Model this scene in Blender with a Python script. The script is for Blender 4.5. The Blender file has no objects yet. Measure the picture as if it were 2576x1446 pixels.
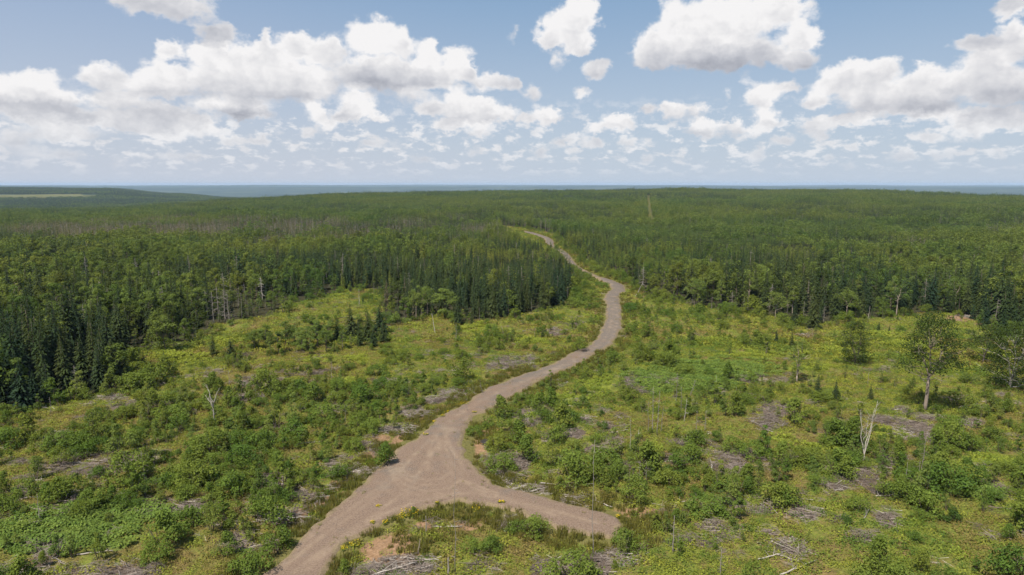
import bpy, math, random
import numpy as np
from mathutils import Vector, Matrix
from mathutils.geometry import delaunay_2d_cdt

R = math.radians
sc = bpy.context.scene
COL = sc.collection

# ------------------------------------------------------------------ camera
CAM_H = 40.0
PITCH = R(8.62)
cam_d = bpy.data.cameras.new("camera")
cam_d.lens = 24.0
cam_d.sensor_width = 36.0
cam_d.clip_start = 0.5
cam_d.clip_end = 60000.0
cam = bpy.data.objects.new("camera", cam_d)
COL.objects.link(cam)
cam.location = (0, 0, CAM_H)
cam.rotation_euler = (R(90) - PITCH, 0, 0)
sc.camera = cam

# ------------------------------------------------------------------ colour management
sc.view_settings.view_transform = 'Standard'
sc.view_settings.look = 'None'
sc.view_settings.exposure = 0.60
sc.view_settings.gamma = 1.0
sc.cycles.max_bounces = 5
sc.cycles.diffuse_bounces = 3
sc.cycles.glossy_bounces = 1
sc.cycles.transmission_bounces = 2
sc.cycles.volume_bounces = 0
sc.cycles.use_adaptive_sampling = True
sc.cycles.adaptive_threshold = 0.02

# ------------------------------------------------------------------ sun
SUN_DIR = Vector((-0.38, -0.50, 1.0)).normalized()      # towards the sun
sun_el = math.asin(SUN_DIR.z)
sun_d = bpy.data.lights.new("sun", 'SUN')
sun_d.energy = 5.0
sun_d.angle = R(0.55)
sun_d.color = (1.0, 0.925, 0.79)
sun = bpy.data.objects.new("sun", sun_d)
COL.objects.link(sun)
sun.rotation_euler = (-SUN_DIR).to_track_quat('-Z', 'Y').to_euler()

# ------------------------------------------------------------------ node helper
class NT:
    def __init__(s, tree):
        s.t = tree
    def n(s, kind, **kw):
        nd = s.t.nodes.new(kind)
        for k, v in kw.items():
            setattr(nd, k, v)
        return nd
    def put(s, sock, v):
        if v is None:
            return
        if isinstance(v, bpy.types.NodeSocket):
            s.t.links.new(v, sock)
        else:
            sock.default_value = v
    def m(s, op, a, b=None, c=None, clamp=False):
        nd = s.n('ShaderNodeMath', operation=op)
        nd.use_clamp = clamp
        s.put(nd.inputs[0], a); s.put(nd.inputs[1], b); s.put(nd.inputs[2], c)
        return nd.outputs[0]
    def v(s, op, a, b=None, c=None):
        nd = s.n('ShaderNodeVectorMath', operation=op)
        s.put(nd.inputs[0], a); s.put(nd.inputs[1], b); s.put(nd.inputs[2], c)
        return nd.outputs['Value'] if op in ('DOT_PRODUCT', 'LENGTH', 'DISTANCE') else nd.outputs[0]
    def sv(s, a, k):
        nd = s.n('ShaderNodeVectorMath', operation='SCALE')
        s.put(nd.inputs[0], a); s.put(nd.inputs['Scale'], k)
        return nd.outputs[0]
    def noise(s, vec, scale, detail=3.0, rough=0.55, dist=0.0, color=False, lac=2.0):
        nd = s.n('ShaderNodeTexNoise')
        nd.noise_dimensions = '3D'
        s.put(nd.inputs['Vector'], vec); s.put(nd.inputs['Scale'], scale)
        s.put(nd.inputs['Detail'], detail); s.put(nd.inputs['Roughness'], rough)
        s.put(nd.inputs['Distortion'], dist); s.put(nd.inputs['Lacunarity'], lac)
        return nd.outputs['Color'] if color else nd.outputs[0]
    def ss(s, x, a, b, lo=0.0, hi=1.0):
        nd = s.n('ShaderNodeMapRange')
        nd.interpolation_type = 'SMOOTHSTEP'
        for i, q in enumerate((x, a, b, lo, hi)):
            s.put(nd.inputs[i], q)
        return nd.outputs[0]
    def lin(s, x, a, b, lo=0.0, hi=1.0):
        nd = s.n('ShaderNodeMapRange')
        for i, q in enumerate((x, a, b, lo, hi)):
            s.put(nd.inputs[i], q)
        return nd.outputs[0]
    def mix(s, f, a, b, blend='MIX'):
        nd = s.n('ShaderNodeMix', data_type='RGBA')
        nd.blend_type = blend
        s.put(nd.inputs[0], f)
        s.put(nd.inputs[6], (*a, 1) if isinstance(a, tuple) and len(a) == 3 else a)
        s.put(nd.inputs[7], (*b, 1) if isinstance(b, tuple) and len(b) == 3 else b)
        return nd.outputs[2]
    def xyz(s, x=0.0, y=0.0, z=0.0):
        nd = s.n('ShaderNodeCombineXYZ')
        s.put(nd.inputs[0], x); s.put(nd.inputs[1], y); s.put(nd.inputs[2], z)
        return nd.outputs[0]
    def sep(s, v):
        nd = s.n('ShaderNodeSeparateXYZ')
        s.put(nd.inputs[0], v)
        return nd.outputs[0], nd.outputs[1], nd.outputs[2]
    def ramp(s, f, stops):
        nd = s.n('ShaderNodeValToRGB')
        cr = nd.color_ramp
        while len(cr.elements) < len(stops):
            cr.elements.new(0.5)
        for e, (p, c) in zip(cr.elements, stops):
            e.position = p; e.color = (*c, 1)
        s.put(nd.inputs[0], f)
        return nd.outputs[0]
    def attr(s, name, kind='GEOMETRY'):
        nd = s.n('ShaderNodeAttribute', attribute_name=name)
        nd.attribute_type = kind
        return nd.outputs['Fac']

# ------------------------------------------------------------------ sky: real cumulus placed by direction (azimuth, elevation)
F = 1717.33         # focal length for a 2576 px wide picture, used to turn view angles into directions
def px_azel(x, y):
    sx, sy = (x - 1288) / F, (723 - y) / F
    cp, sp = math.cos(PITCH), math.sin(PITCH)
    d = Vector((sx, cp + sy * sp, -sp + sy * cp)).normalized()
    return math.degrees(math.atan2(d.x, d.y)), math.degrees(math.asin(d.z))

# each cloud puff: centre, half width, half height, brightness at its top and at its base
CLOUDS = [
 (405,5,135,42,.84,.74),(545,78,60,30,.80,.72),(430,130,35,28,.92,.8),(535,142,65,40,.95,.85),(663,95,24,24,.93,.86),(655,142,70,42,.95,.85),
 (750,118,50,40,.93,.82),(820,130,50,40,.92,.8),(942,100,70,55,1,.95),(1005,110,35,45,.97,.85),(1075,130,30,45,1,.9),(1148,165,42,48,1,.85),
 (1178,182,20,28,.85,.75),(975,190,150,48,.85,.62),(1070,195,90,38,.95,.75),(700,190,180,45,.95,.75),(560,195,110,30,.95,.8),(633,215,200,38,.95,.7),
 (767,232,80,22,.9,.68),(97,205,65,30,1,.9),(33,225,80,40,.98,.85),(60,245,160,40,.96,.64),(233,190,40,32,.93,.8),(275,200,50,35,.88,.75),
 (393,187,45,35,1,.9),(400,220,90,35,.95,.7),(450,195,25,20,.95,.85),(290,255,80,25,.92,.75),(150,290,170,22,.85,.72),(330,300,120,18,.85,.7),
 (150,330,130,18,.86,.75),(617,278,75,24,.85,.60),(530,270,60,15,.9,.75),(417,280,80,20,.85,.62),(490,305,50,18,.88,.75),(400,325,110,12,.9,.75),
 (530,338,40,13,.93,.8),(433,357,60,11,.93,.8),(580,352,30,11,.9,.8),(650,353,32,18,.9,.8),(35,350,60,18,.9,.78),(165,345,60,13,.92,.8),
 (110,380,120,13,.88,.8),(170,385,30,12,.88,.8),(793,277,22,28,.95,.85),(898,262,48,38,.98,.85),(950,300,30,12,.93,.8),(870,292,45,16,.9,.72),
 (700,323,18,10,.88,.82),(777,330,25,9,.9,.8),(827,322,35,13,.92,.8),(1032,242,70,13,.88,.74),(1249,203,38,20,.9,.78),(1198,207,16,16,.9,.8),
 (1291,212,20,9,.85,.78),(1085,273,45,22,.9,.78),(1152,258,35,32,.97,.85),(1208,268,45,30,.97,.82),(1272,288,38,17,.93,.8),(1190,292,80,15,.88,.75),
 (1375,293,38,26,.95,.78),(1325,300,15,14,.92,.82),(1125,320,42,17,.92,.8),(1208,330,38,16,.93,.8),(1342,243,26,14,.82,.78),(1465,241,25,14,.88,.82),
 (1455,33,50,45,.98,.9),(1425,67,65,45,.96,.85),(1458,108,45,33,.93,.8),(1378,100,38,28,.95,.85),(1292,92,30,10,.82,.78),(1402,157,22,14,.85,.8),
 (1498,177,33,22,.86,.74),(1478,20,22,40,.95,.9),(1817,50,130,70,.97,.85),(2017,90,55,42,.98,.88),(1650,112,55,38,.93,.82),(1710,60,60,66,.98,.88),
 (1800,140,205,42,.86,.60),(1650,150,60,25,.85,.72),(2000,150,55,32,.85,.7),(1950,25,90,48,.93,.85),(1917,243,48,32,.97,.85),(1873,207,14,10,.88,.8),
 (1840,235,14,16,.85,.8),(1983,213,28,13,.85,.8),(2093,205,48,33,.97,.85),(2160,182,48,36,.93,.78),(2217,172,42,33,.95,.8),(2167,215,90,30,.85,.75),
 (2050,253,38,24,.95,.82),(2217,240,110,38,.92,.76),(2323,183,36,26,.98,.88),(2317,225,110,40,.9,.74),(2417,205,80,42,.93,.76),(2483,165,70,48,.92,.8),
 (2550,100,55,50,.9,.8),(2560,15,70,30,.8,.76),(2465,115,60,26,.78,.74),(2530,220,110,50,.85,.64),(2283,262,160,24,.82,.7),(2483,285,110,20,.85,.72),
 (2133,303,70,16,.95,.8),(2050,317,50,18,.88,.78),(2367,303,80,11,.9,.8),(2467,320,90,12,.9,.78),(2333,347,55,14,.9,.8),(2440,350,60,11,.9,.8),
 (2540,312,60,13,.9,.8),(1930,300,32,23,.95,.8),(1750,280,40,15,.88,.75),(1770,325,45,21,.93,.75),(1843,320,25,19,.93,.8),(1897,340,35,13,.92,.8),
 (1970,348,32,14,.92,.78),(1555,307,45,25,.97,.82),(1495,322,20,8,.9,.8),(1689,277,32,24,.93,.8),(1632,277,20,9,.78,.76),(1475,353,25,14,.88,.8),
 (1505,363,22,10,.88,.8),(1575,353,32,13,.93,.8),(1638,353,15,12,.92,.8),(1408,360,18,7,.86,.8),(1360,378,20,8,.88,.8),(940,355,35,9,.9,.8),
 (1040,345,22,9,.88,.8),(1000,370,30,7,.86,.8),(1900,392,34,7,.9,.82),(2140,370,18,8,.9,.8),(2135,410,28,8,.88,.82),(2220,405,20,6,.88,.82),
 (2080,392,16,6,.86,.82),(1910,368,22,7,.87,.8),(2060,358,14,6,.87,.8),(1195,375,20,8,.86,.8),(1060,395,24,7,.85,.8),(2280,395,30,7,.86,.8),(2380,380,26,8,.88,.8),
 (2370,395,26,6,.86,.8),(2520,395,30,9,.88,.8),(1630,400,18,8,.86,.8),(300,405,50,7,.84,.8),(430,388,40,7,.86,.8),(480,395,20,8,.86,.8),
]
AZ0, AZ1, EL0, DEL, NROW, NCOL = -42.0, 42.0, 0.0, 0.66, 27, 112
azs = np.linspace(AZ0, AZ1, NCOL)
els = EL0 + DEL * np.arange(NROW)
AZG, ELG = np.meshgrid(azs, els)
den = np.zeros_like(AZG); bsum = np.zeros_like(AZG); wsum = np.zeros_like(AZG) + 1e-6
for (cx, cy, rx, ry, b1, b0) in CLOUDS:
    b0 = b0 * .84 + b1 * .16
    a, e = px_azel(cx, cy)
    a2, _ = px_azel(cx + rx, cy); _, e2 = px_azel(cx, cy - ry)
    ra, re = max(abs(a2 - a), .35), max(abs(e2 - e), .35)
    dx = (AZG - a) / ra; dy = (ELG - e) / re
    dy = np.where(dy < 0, dy * 1.12, dy)
    q = np.sqrt(dx * dx + dy * dy)
    d = np.clip(1.38 - q, 0, 1.0)
    den = np.maximum(den, d)
    w = np.clip(1.5 - q, 0, 2) ** 3
    br = b0 + (b1 - b0) * np.clip((dy + .75) / 1.3, 0, 1)
    bsum += w * br; wsum += w
bri = np.where(wsum > 1e-4, bsum / wsum, .82)

world = bpy.data.worlds.new("World")
sc.world = world
world.use_nodes = True
wt = NT(world.node_tree)
world.node_tree.nodes.clear()
tc = wt.n('ShaderNodeTexCoord').outputs['Generated']
dirv = wt.v('NORMALIZE', tc)
dx_, dy_, dz_ = wt.sep(dirv)
az_raw = wt.m('MULTIPLY', wt.m('ARCTAN2', dx_, dy_), 57.29578)
el_raw = wt.m('MULTIPLY', wt.m('ARCSINE', dz_), 57.29578)
# the cloud field repeats, mirrored, around the rest of the horizon
azp = wt.m('SUBTRACT', wt.m('PINGPONG', wt.m('ADD', az_raw, 42.0), 84.0), 42.0)
# fractal warp gives the puffs their cauliflower outline; finer towards the horizon where clouds are farther
pvec = wt.xyz(azp, wt.m('MULTIPLY', el_raw, 1.25), 0.0)
w1 = wt.mix(wt.ss(el_raw, 4.0, 9.0), wt.noise(pvec, 1.25, 4.0, 0.62, color=True), wt.noise(pvec, 0.55, 5.0, 0.62, color=True))
w1 = wt.v('SUBTRACT', w1, (0.5, 0.5, 0.5))
amp = wt.lin(el_raw, 0.5, 11.0, 1.1, 2.7)
wx, wy, wz = wt.sep(wt.v('MULTIPLY', w1, wt.xyz(amp, wt.m('MULTIPLY', amp, 0.85), 0.0)))
azw = wt.m('ADD', azp, wx)
elw = wt.m('ADD', el_raw, wy)
def cloud_field(rows, az, el):
    """sum over elevation rows of curve(azimuth) * tent(elevation); 3 rows ride in one RGB curve node"""
    u = wt.m('DIVIDE', wt.m('SUBTRACT', az, AZ0), AZ1 - AZ0, clamp=True)
    uv = wt.xyz(u, u, u)
    total = None
    for k in range(0, NROW, 3):
        nd = wt.n('ShaderNodeRGBCurve')
        cm = nd.mapping
        cm.use_clip = True
        for ch in range(3):
            c = cm.curves[ch]
            vals = rows[k + ch]
            pts = c.points
            pts[0].location = (0.0, float(vals[0])); pts[1].location = (1.0, float(vals[-1]))
            for j in range(1, NCOL - 1):
                a, b, cc = vals[j - 1], vals[j], vals[j + 1]
                if abs(a + cc - 2 * b) > 0.004 or j % 8 == 0:
                    pts.new(j / (NCOL - 1), float(b))
            for p in pts:
                p.handle_type = 'VECTOR'
        cm.update()
        wt.put(nd.inputs['Color'], uv)
        ev = wt.v('SUBTRACT', wt.xyz(el, el, el), tuple(float(EL0 + DEL * (k + q)) for q in range(3)))
        ev = wt.v('ABSOLUTE', ev)
        ev = wt.v('MAXIMUM', wt.v('MULTIPLY_ADD', ev, (-1 / DEL,) * 3, (1.0, 1.0, 1.0)), (0, 0, 0))
        d = wt.v('DOT_PRODUCT', nd.outputs['Color'], ev)
        total = d if total is None else wt.m('ADD', total, d)
    return total
dfield = cloud_field(den, azw, elw)
bfield = cloud_field(bri, wt.m('ADD', azp, wt.m('MULTIPLY', wx, 0.5)), wt.m('ADD', el_raw, wt.m('MULTIPLY', wy, 0.9)))
# small far cumulus in rows low over the horizon, and loose fair-weather clouds overhead
lowv = wt.xyz(wt.m('MULTIPLY', azp, 0.70), wt.m('MULTIPLY', wt.m('POWER', wt.m('MAXIMUM', el_raw, 0.0), 0.7), 2.6), 3.0)
low = wt.noise(lowv, 1.0, 5.0, 0.58)
lowband = wt.m('MULTIPLY', wt.ss(el_raw, 0.2, 1.6), wt.ss(el_raw, 7.5, 4.0))
low = wt.m('MULTIPLY', wt.ss(low, 0.49, 0.63), wt.m('MULTIPLY', lowband, 0.75))
over = wt.noise(dirv, 3.2, 4.0, 0.6)
over = wt.m('MULTIPLY', wt.ss(over, 0.50, 0.62), wt.ss(el_raw, 17.0, 24.0))
edge = wt.noise(pvec, 1.3, 5.0, 0.62)
dd = wt.m('ADD', dfield, wt.m('MULTIPLY', wt.m('SUBTRACT', edge, 0.5), 0.55))
alpha = wt.ss(dd, 0.18, 0.60)
alpha = wt.m('MULTIPLY', alpha, wt.lin(el_raw, 0.6, 5.0, 0.50, 0.99))
alpha = wt.m('MAXIMUM', alpha, low)
alpha = wt.m('MAXIMUM', alpha, wt.m('MULTIPLY', over, 0.9))
# relief inside the clouds: lit knobs and greyer folds
rel = wt.noise(wt.v('ADD', pvec, wt.v('MULTIPLY', w1, (1.0, 1.0, 0.0))), 0.55, 3.5, 0.55)
bright = wt.m('ADD', bfield, wt.m('MULTIPLY', wt.m('SUBTRACT', rel, 0.5), 0.32))
bright = wt.m('ADD', bright, wt.m('MULTIPLY', wt.m('SUBTRACT', 0.85, dd, clamp=True), 0.12))
bright = wt.m('MINIMUM', wt.m('MAXIMUM', wt.m('ADD', bright, 0.0), 0.58), 0.94)
# brightness is written as a display value: bring it to linear light
blin = wt.m('MULTIPLY', wt.m('POWER', bright, 2.1), 0.86)
ccol = wt.mix(wt.ss(bright, 0.60, 0.97), (0.92, 0.96, 1.09), (1.0, 0.985, 0.985))
ccol = wt.mix(1.0, ccol, wt.xyz(blin, blin, blin), 'MULTIPLY')
# clear sky
sky = wt.n('ShaderNodeTexSky')
sky.sky_type = 'NISHITA'
sky.sun_disc = False
sky.sun_elevation = sun_el
sky.sun_rotation = math.atan2(SUN_DIR.x, SUN_DIR.y)
sky.altitude = 100
sky.air_density = 1.0
sky.dust_density = 1.2
sky.ozone_density = 1.0
SKY_STR = 0.1
skyc = wt.mix(1.0, sky.outputs[0], (1.0, 1.0, 1.0), 'MULTIPLY')
hz = wt.ss(el_raw, 19.0, -1.5)
hazec = wt.mix(wt.ss(azp, -20.0, 10.0), (0.470, 0.510, 0.590), (0.445, 0.507, 0.595))
clear_d = wt.mix(hz, wt.mix(wt.ss(azp, -36.0, 0.0), (0.235, 0.335, 0.50), (0.180, 0.305, 0.475)), hazec)
clear = wt.mix(0.88, skyc, wt.sv(clear_d, 1.0 / SKY_STR))
cfin = wt.sv(ccol, 1.0 / SKY_STR)
col = wt.mix(alpha, clear, cfin)
col = wt.mix(wt.ss(el_raw, 3.4, 0.0, 0.0, 0.62), col, wt.sv(hazec, 1.0 / SKY_STR))
bg = wt.n('ShaderNodeBackground')
wt.put(bg.inputs[0], col)
bg.inputs[1].default_value = SKY_STR * 0.81
wo = wt.n('ShaderNodeOutputWorld')
world.node_tree.links.new(bg.outputs[0], wo.inputs[0])
world.cycles.sampling_method = 'MANUAL'
world.cycles.sample_map_resolution = 512

SKY_ONLY = False
# ------------------------------------------------------------------ numbers: noise, ground points, polygons
def _h(ix, iy, seed):
    n = (ix.astype(np.int64) * 374761393 + iy.astype(np.int64) * 668265263 + seed * 974634777) & 0xFFFFFFFF
    n = ((n ^ (n >> 13)) * 1274126177) & 0xFFFFFFFF
    n = n ^ (n >> 16)
    return (n & 0xFFFFFF) / float(0xFFFFFF)
def vnoise(x, y, seed=0):
    x = np.asarray(x, float); y = np.asarray(y, float)
    ix = np.floor(x); iy = np.floor(y)
    fx = x - ix; fy = y - iy
    fx = fx * fx * (3 - 2 * fx); fy = fy * fy * (3 - 2 * fy)
    a = _h(ix, iy, seed); b = _h(ix + 1, iy, seed); c = _h(ix, iy + 1, seed); d = _h(ix + 1, iy + 1, seed)
    return (a * (1 - fx) + b * fx) * (1 - fy) + (c * (1 - fx) + d * fx) * fy
def fbm(x, y, sc_, seed=0, oct_=3):
    t = 0; a = 1; s = 0
    for k in range(oct_):
        t = t + a * vnoise(np.asarray(x) / sc_, np.asarray(y) / sc_, seed + k * 17)
        s += a; a *= .5; sc_ *= .5
    return t / s
def G(px, py):
    """where the view through a point of a 2576x1446 picture meets level ground"""
    sx, sy = (px - 1288) / F, (723 - py) / F
    cp, sp = math.cos(PITCH), math.sin(PITCH)
    dx, dy, dz = sx, cp + sy * sp, -sp + sy * cp
    t = CAM_H / -dz
    return (dx * t, dy * t)
def PXV(x, y, z=0.0):
    """the reverse, for arrays of ground points"""
    cp, sp = math.cos(PITCH), math.sin(PITCH)
    zz = np.asarray(z) - CAM_H
    f = y * cp - zz * sp
    u = y * sp + zz * cp
    f = np.where(f > 1, f, 1)
    return 1288 + F * x / f, 723 - F * u / f
def top_h(py_base, py_top):
    """height of something upright whose foot and tip stand at these picture rows"""
    d = G(1288, py_base)[1]
    sy = (723 - py_top) / F
    cp, sp = math.cos(PITCH), math.sin(PITCH)
    return CAM_H + d * (-sp + sy * cp) / (cp + sy * sp)
def inpoly(x, y, poly):
    x = np.asarray(x, float); y = np.asarray(y, float)
    r = np.zeros(x.shape, bool)
    n = len(poly)
    for i in range(n):
        x1, y1 = poly[i]; x2, y2 = poly[(i + 1) % n]
        if y1 == y2:
            continue
        c = ((y1 > y) != (y2 > y)) & (x < (x2 - x1) * (y - y1) / (y2 - y1) + x1)
        r ^= c
    return r
def segdist(x, y, pts, closed=True):
    x = np.asarray(x, float); y = np.asarray(y, float)
    best = np.full(x.shape, 1e9)
    n = len(pts)
    for i in range(n if closed else n - 1):
        x1, y1 = pts[i]; x2, y2 = pts[(i + 1) % n]
        vx, vy = x2 - x1, y2 - y1
        L = vx * vx + vy * vy + 1e-9
        t = np.clip(((x - x1) * vx + (y - y1) * vy) / L, 0, 1)
        best = np.minimum(best, (x - x1 - t * vx) ** 2 + (y - y1 - t * vy) ** 2)
    return np.sqrt(best)

road_left = [(430,1760),(610,1520),(666,1446),(733,1392),(767,1347),(859,1272),(907,1227),(952,1182),(990,1147),(1004,1130),(1038,1108),(1068,1089),(1098,1055),(1135,1033),
 (1180,1010),(1229,977),(1281,954),(1345,935),(1410,906),(1444,887),(1481,873),(1504,850),(1518,823),(1526,799),(1526,772),(1521,742),(1541,727),
 (1533,715),(1511,706),(1491,694),(1457,679),(1434,668),(1424,651),(1408,635),(1387,621),(1373,611),(1371,601),(1354,594),(1334,588),(1317,583)]
road_right = [(1322,581),(1342,585),(1362,591),(1380,597),(1391,604),(1394,617),(1412,628),(1429,638),(1438,651),(1448,664),(1463,676),(1490,688),
 (1511,697),(1540,705),(1570,718),(1574,730),(1556,743),(1562,783),(1559,823),(1549,850),(1529,873),(1499,884),(1472,906),(1397,939),(1360,954),
 (1300,988),(1251,1018),(1206,1040),(1178,1055),(1169,1085),(1161,1108),(1161,1126),(1169,1149),(1180,1167),(1218,1197),(1240,1220),(1289,1231),
 (1356,1246),(1408,1265),(1476,1283),(1524,1296),(1552,1305),(1562,1321),(1556,1342),(1540,1351),(1464,1339),(1382,1317),(1322,1298),(1304,1283),(1218,1268),
 (1150,1259),(1068,1272),(982,1302),(907,1339),(862,1364),(834,1403),(800,1446),(756,1520),(640,1760)]
_rg = [G(*p) for p in road_left + road_right]
def roughen(poly, step, amp, seed):
    out = []
    rr = random.Random(seed)
    for i in range(len(poly)):
        a = Vector(poly[i]); b = Vector(poly[(i + 1) % len(poly)])
        L = (b - a).length
        st = step * max(1.0, a.length / 100)
        n = max(1, int(L / st))
        nrm = Vector((-(b - a).y, (b - a).x)) / max(L, 1e-6)
        for k in range(n):
            p = a + (b - a) * k / n
            p = p + nrm * (fbm(p.x, p.y, 2.2, seed, 3) - .5) * 2 * amp
            out.append((p.x, p.y))
    return out
road = roughen(_rg, 0.55, 0.75, 5)
bush_line = None

FW = [ # forest outlines, listed by picture position of their foot line
 # wood on the left, its front runs from the lower left up to the notch
 [(-900,1180),(-300,1070),(0,1040),(120,1012),(230,992),(312,972),(328,950),(300,905),(345,885),(450,868),(505,850),(545,815),(600,806),(650,802),(690,792),(720,765),(800,748),
  (850,735),(900,727),(950,729),(962,745),(963,800),(985,813),(1050,802),(1100,788),(1138,790),(1165,803),(1255,803),(1329,790),(1400,774),(1427,750),(1447,715),(1442,690),(1426,672),
  (1404,652),(1384,636),(1350,624),(1318,612),(1284,602),(1262,588),(1262,574),(1262,530),(-1400,530)],
 # wood on the right
 [(4200,530),(1262,530),(1262,566),(1318,573),(1370,582),(1402,588),(1424,606),(1432,622),(1458,634),(1466,650),(1492,668),(1516,684),(1558,695),(1588,703),(1600,728),(1640,744),(1717,756),
  (1760,772),(1841,781),(1885,789),(1936,793),(1996,808),(2047,815),(2134,806),(2205,799),(2260,792),(2330,784),(2400,790),(2440,806),(2490,822),(2530,832),(2640,850),(3000,880),(4200,1000)],
]
FWG = [[G(*p) for p in poly] for poly in FW]
def in_forest(x, y):
    r = inpoly(x, y, FWG[0]) | inpoly(x, y, FWG[1])
    return r | (np.asarray(y) > 1000)

# the strip cut through the far wood
CUT = [G(1636, 562), G(1632, 520), (G(1630, 505)[0], G(1630, 505)[1]), (1.0 * 1650 * (1629 - 1288) / F, 1650)]
def near_cut(x, y, w):
    return (segdist(x, y, CUT, False) < w) & (y > 600)

# terrain beyond the plateau: columns by bearing (picture x), rows by distance
TX = [-1500, -200, 280, 450, 600, 900, 1300, 1700, 2100, 2576, 4200]
TR = [0, 620, 1000, 1500, 2000, 2500, 3000, 4000, 5000, 7000, 10000, 14000, 19000, 27000, 60000]
TZ = [
 [0,0,-6,-13,-30,-40,-36,  0, 16,-10,-90, -8, -8,-20, -40],
 [0,0,-6,-14,-30,-40,-36,  0, 15,-40,-110, -4, -8,-22, -40],
 [0,0,-6,-13,-26,-38,-36, -4,  2,-80,-120, -4, -8,-22, -40],
 [0,0,-5,-10,-20,-32,-38,-26,-30,-80,-120, -4, -4,-20, -40],
 [0,0,-3, -4, -8,-25,-40,-48,-60,-90,-120, -4, -2,-20, -40],
 [0,0, 0,  5,  7,-16,-50,-90,-110,-120,-120,-6,-2,-16, -40],
 [0,0, 2,  9, 13, -4,-40,-90,-110,-120,-120,-20,-6,-6, -40],
 [0,0, 3, 11, 17, 12,-30,-90,-110,-120,-120,-20,-6,-12, -40],
 [0,0, 3, 11, 16, 10,-30,-90,-110,-120,-120,-20,-4,-18, -40],
 [0,0, 2,  6,  5,-18,-40,-90,-110,-120,-110,-8, 2,-14, -40],
 [0,0, 0,  0, -5,-20,-40,-90,-110,-120,-110,-8, 2,-14, -40],
]
TTX = np.array([(t - 1288) / F for t in TX])
TZ = np.array(TZ, float)
def terrain(x, y):
    x = np.asarray(x, float); y = np.asarray(y, float)
    r = np.hypot(x, y)
    t = np.where(y > 0.05 * r, x / np.maximum(y, 1e-3), np.sign(x) * 20)
    t = np.clip(t, TTX[0], TTX[-1])
    ci = np.clip(np.searchsorted(TTX, t) - 1, 0, len(TTX) - 2)
    cf = (t - TTX[ci]) / (TTX[ci + 1] - TTX[ci]); cf = cf * cf * (3 - 2 * cf)
    TRa = np.array(TR, float)
    ri = np.clip(np.searchsorted(TRa, r) - 1, 0, len(TR) - 2)
    rf = np.clip((r - TRa[ri]) / (TRa[ri + 1] - TRa[ri]), 0, 1); rf = rf * rf * (3 - 2 * rf)
    z = (TZ[ci, ri] * (1 - cf) + TZ[ci + 1, ri] * cf) * (1 - rf) + (TZ[ci, ri + 1] * (1 - cf) + TZ[ci + 1, ri + 1] * cf) * rf
    far = np.clip((r - 700) / 2000, 0, 1)
    z = z + far * (fbm(x, y, 700, 3, 3) - .5) * np.where(r < 3500, 5, 12)
    z = z + np.clip((r - 660) / 500, 0, 1) * (fbm(x, y, 230, 13, 2) - .5) * 9
    z = z + np.clip((r - 7000) / 5000, 0, 1) * (fbm(x, y, 3500, 9, 3) - .5) * 75
    back = np.clip(-y / 300, 0, 1)
    return z * (1 - back)
road_np = None
def height(x, y):
    z = terrain(x, y)
    r = np.hypot(x, y)
    near = np.clip(1 - (r - 420) / 200, 0, 1)
    und = (fbm(x, y, 14, 21, 3) - .5) * 1.5 + (fbm(x, y, 2.6, 31, 2) - .5) * .45
    m = (r < 640) & (y > 40)
    w = np.ones_like(z)
    if m.any():
        xs = x[m]; ys = y[m]
        ins = inpoly(xs, ys, _rg)
        d = segdist(xs, ys, _rg)
        d = np.where(ins, -d, d)
        wv = np.clip((d - .8) / 5.0, 0, 1)
        w[m] = wv
        ditch = np.where((d > .4) & (d < 4.6), -0.42 * np.sin((d - .4) / 4.2 * np.pi), 0)
        z[m] += ditch * np.clip(1.4 - np.hypot(xs, ys) / 350, 0, 1)
        z[m] -= np.where(d < .8, .10, 0)
    return z + und * w * near

# ------------------------------------------------------------------ materials
def new_mat(name):
    m = bpy.data.materials.new(name)
    m.use_nodes = True
    m.node_tree.nodes.clear()
    return m, NT(m.node_tree)
def finish(nt, shader):
    o = nt.n('ShaderNodeOutputMaterial')
    nt.t.links.new(shader, o.inputs[0])
def leaf_mat(name, c1, c2, c3, trans=0.28, yellow=None, zone=0.5, jitter=0.5):
    """foliage: colour differs from plant to plant (random), from stand to stand (large noise), from spray to spray (island)"""
    m, t = new_mat(name)
    oi = t.n('ShaderNodeObjectInfo')
    rnd = t.m('FRACT', t.m('ADD', oi.outputs['Random'], t.attr('var')))
    col = t.ramp(rnd, [(0.0, c1), (0.5, c2), (1.0, c3)])
    geo = t.n('ShaderNodeNewGeometry')
    zn = t.ss(t.noise(geo.outputs['Position'], 0.018, 2.0, 0.5), 0.40, 0.62)
    if yellow is None:
        yellow = tuple(min(1, q * k) for q, k in zip(c3, (1.35, 1.15, .9)))
    col = t.mix(t.m('MULTIPLY', zn, zone), col, yellow)
    tint = t.attr('tint', 'INSTANCER')
    col = t.mix(t.m('MINIMUM', t.m('MAXIMUM', tint, 0.0), 1.0), col, (0.19, 0.19, 0.034))
    isl = t.m('MULTIPLY_ADD', geo.outputs['Random Per Island'], jitter, 1.0 - jitter * .5)
    col = t.mix(1.0, col, t.xyz(isl, isl, isl), 'MULTIPLY')
    d = t.n('ShaderNodeBsdfDiffuse'); t.put(d.inputs[0], col)
    tr = t.n('ShaderNodeBsdfTranslucent'); t.put(tr.inputs[0], t.mix(1.0, col, (1.25, 1.2, .7), 'MULTIPLY'))
    mx = t.n('ShaderNodeMixShader'); mx.inputs[0].default_value = trans
    t.t.links.new(d.outputs[0], mx.inputs[1]); t.t.links.new(tr.outputs[0], mx.inputs[2])
    finish(t, mx.outputs[0])
    return m
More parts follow.
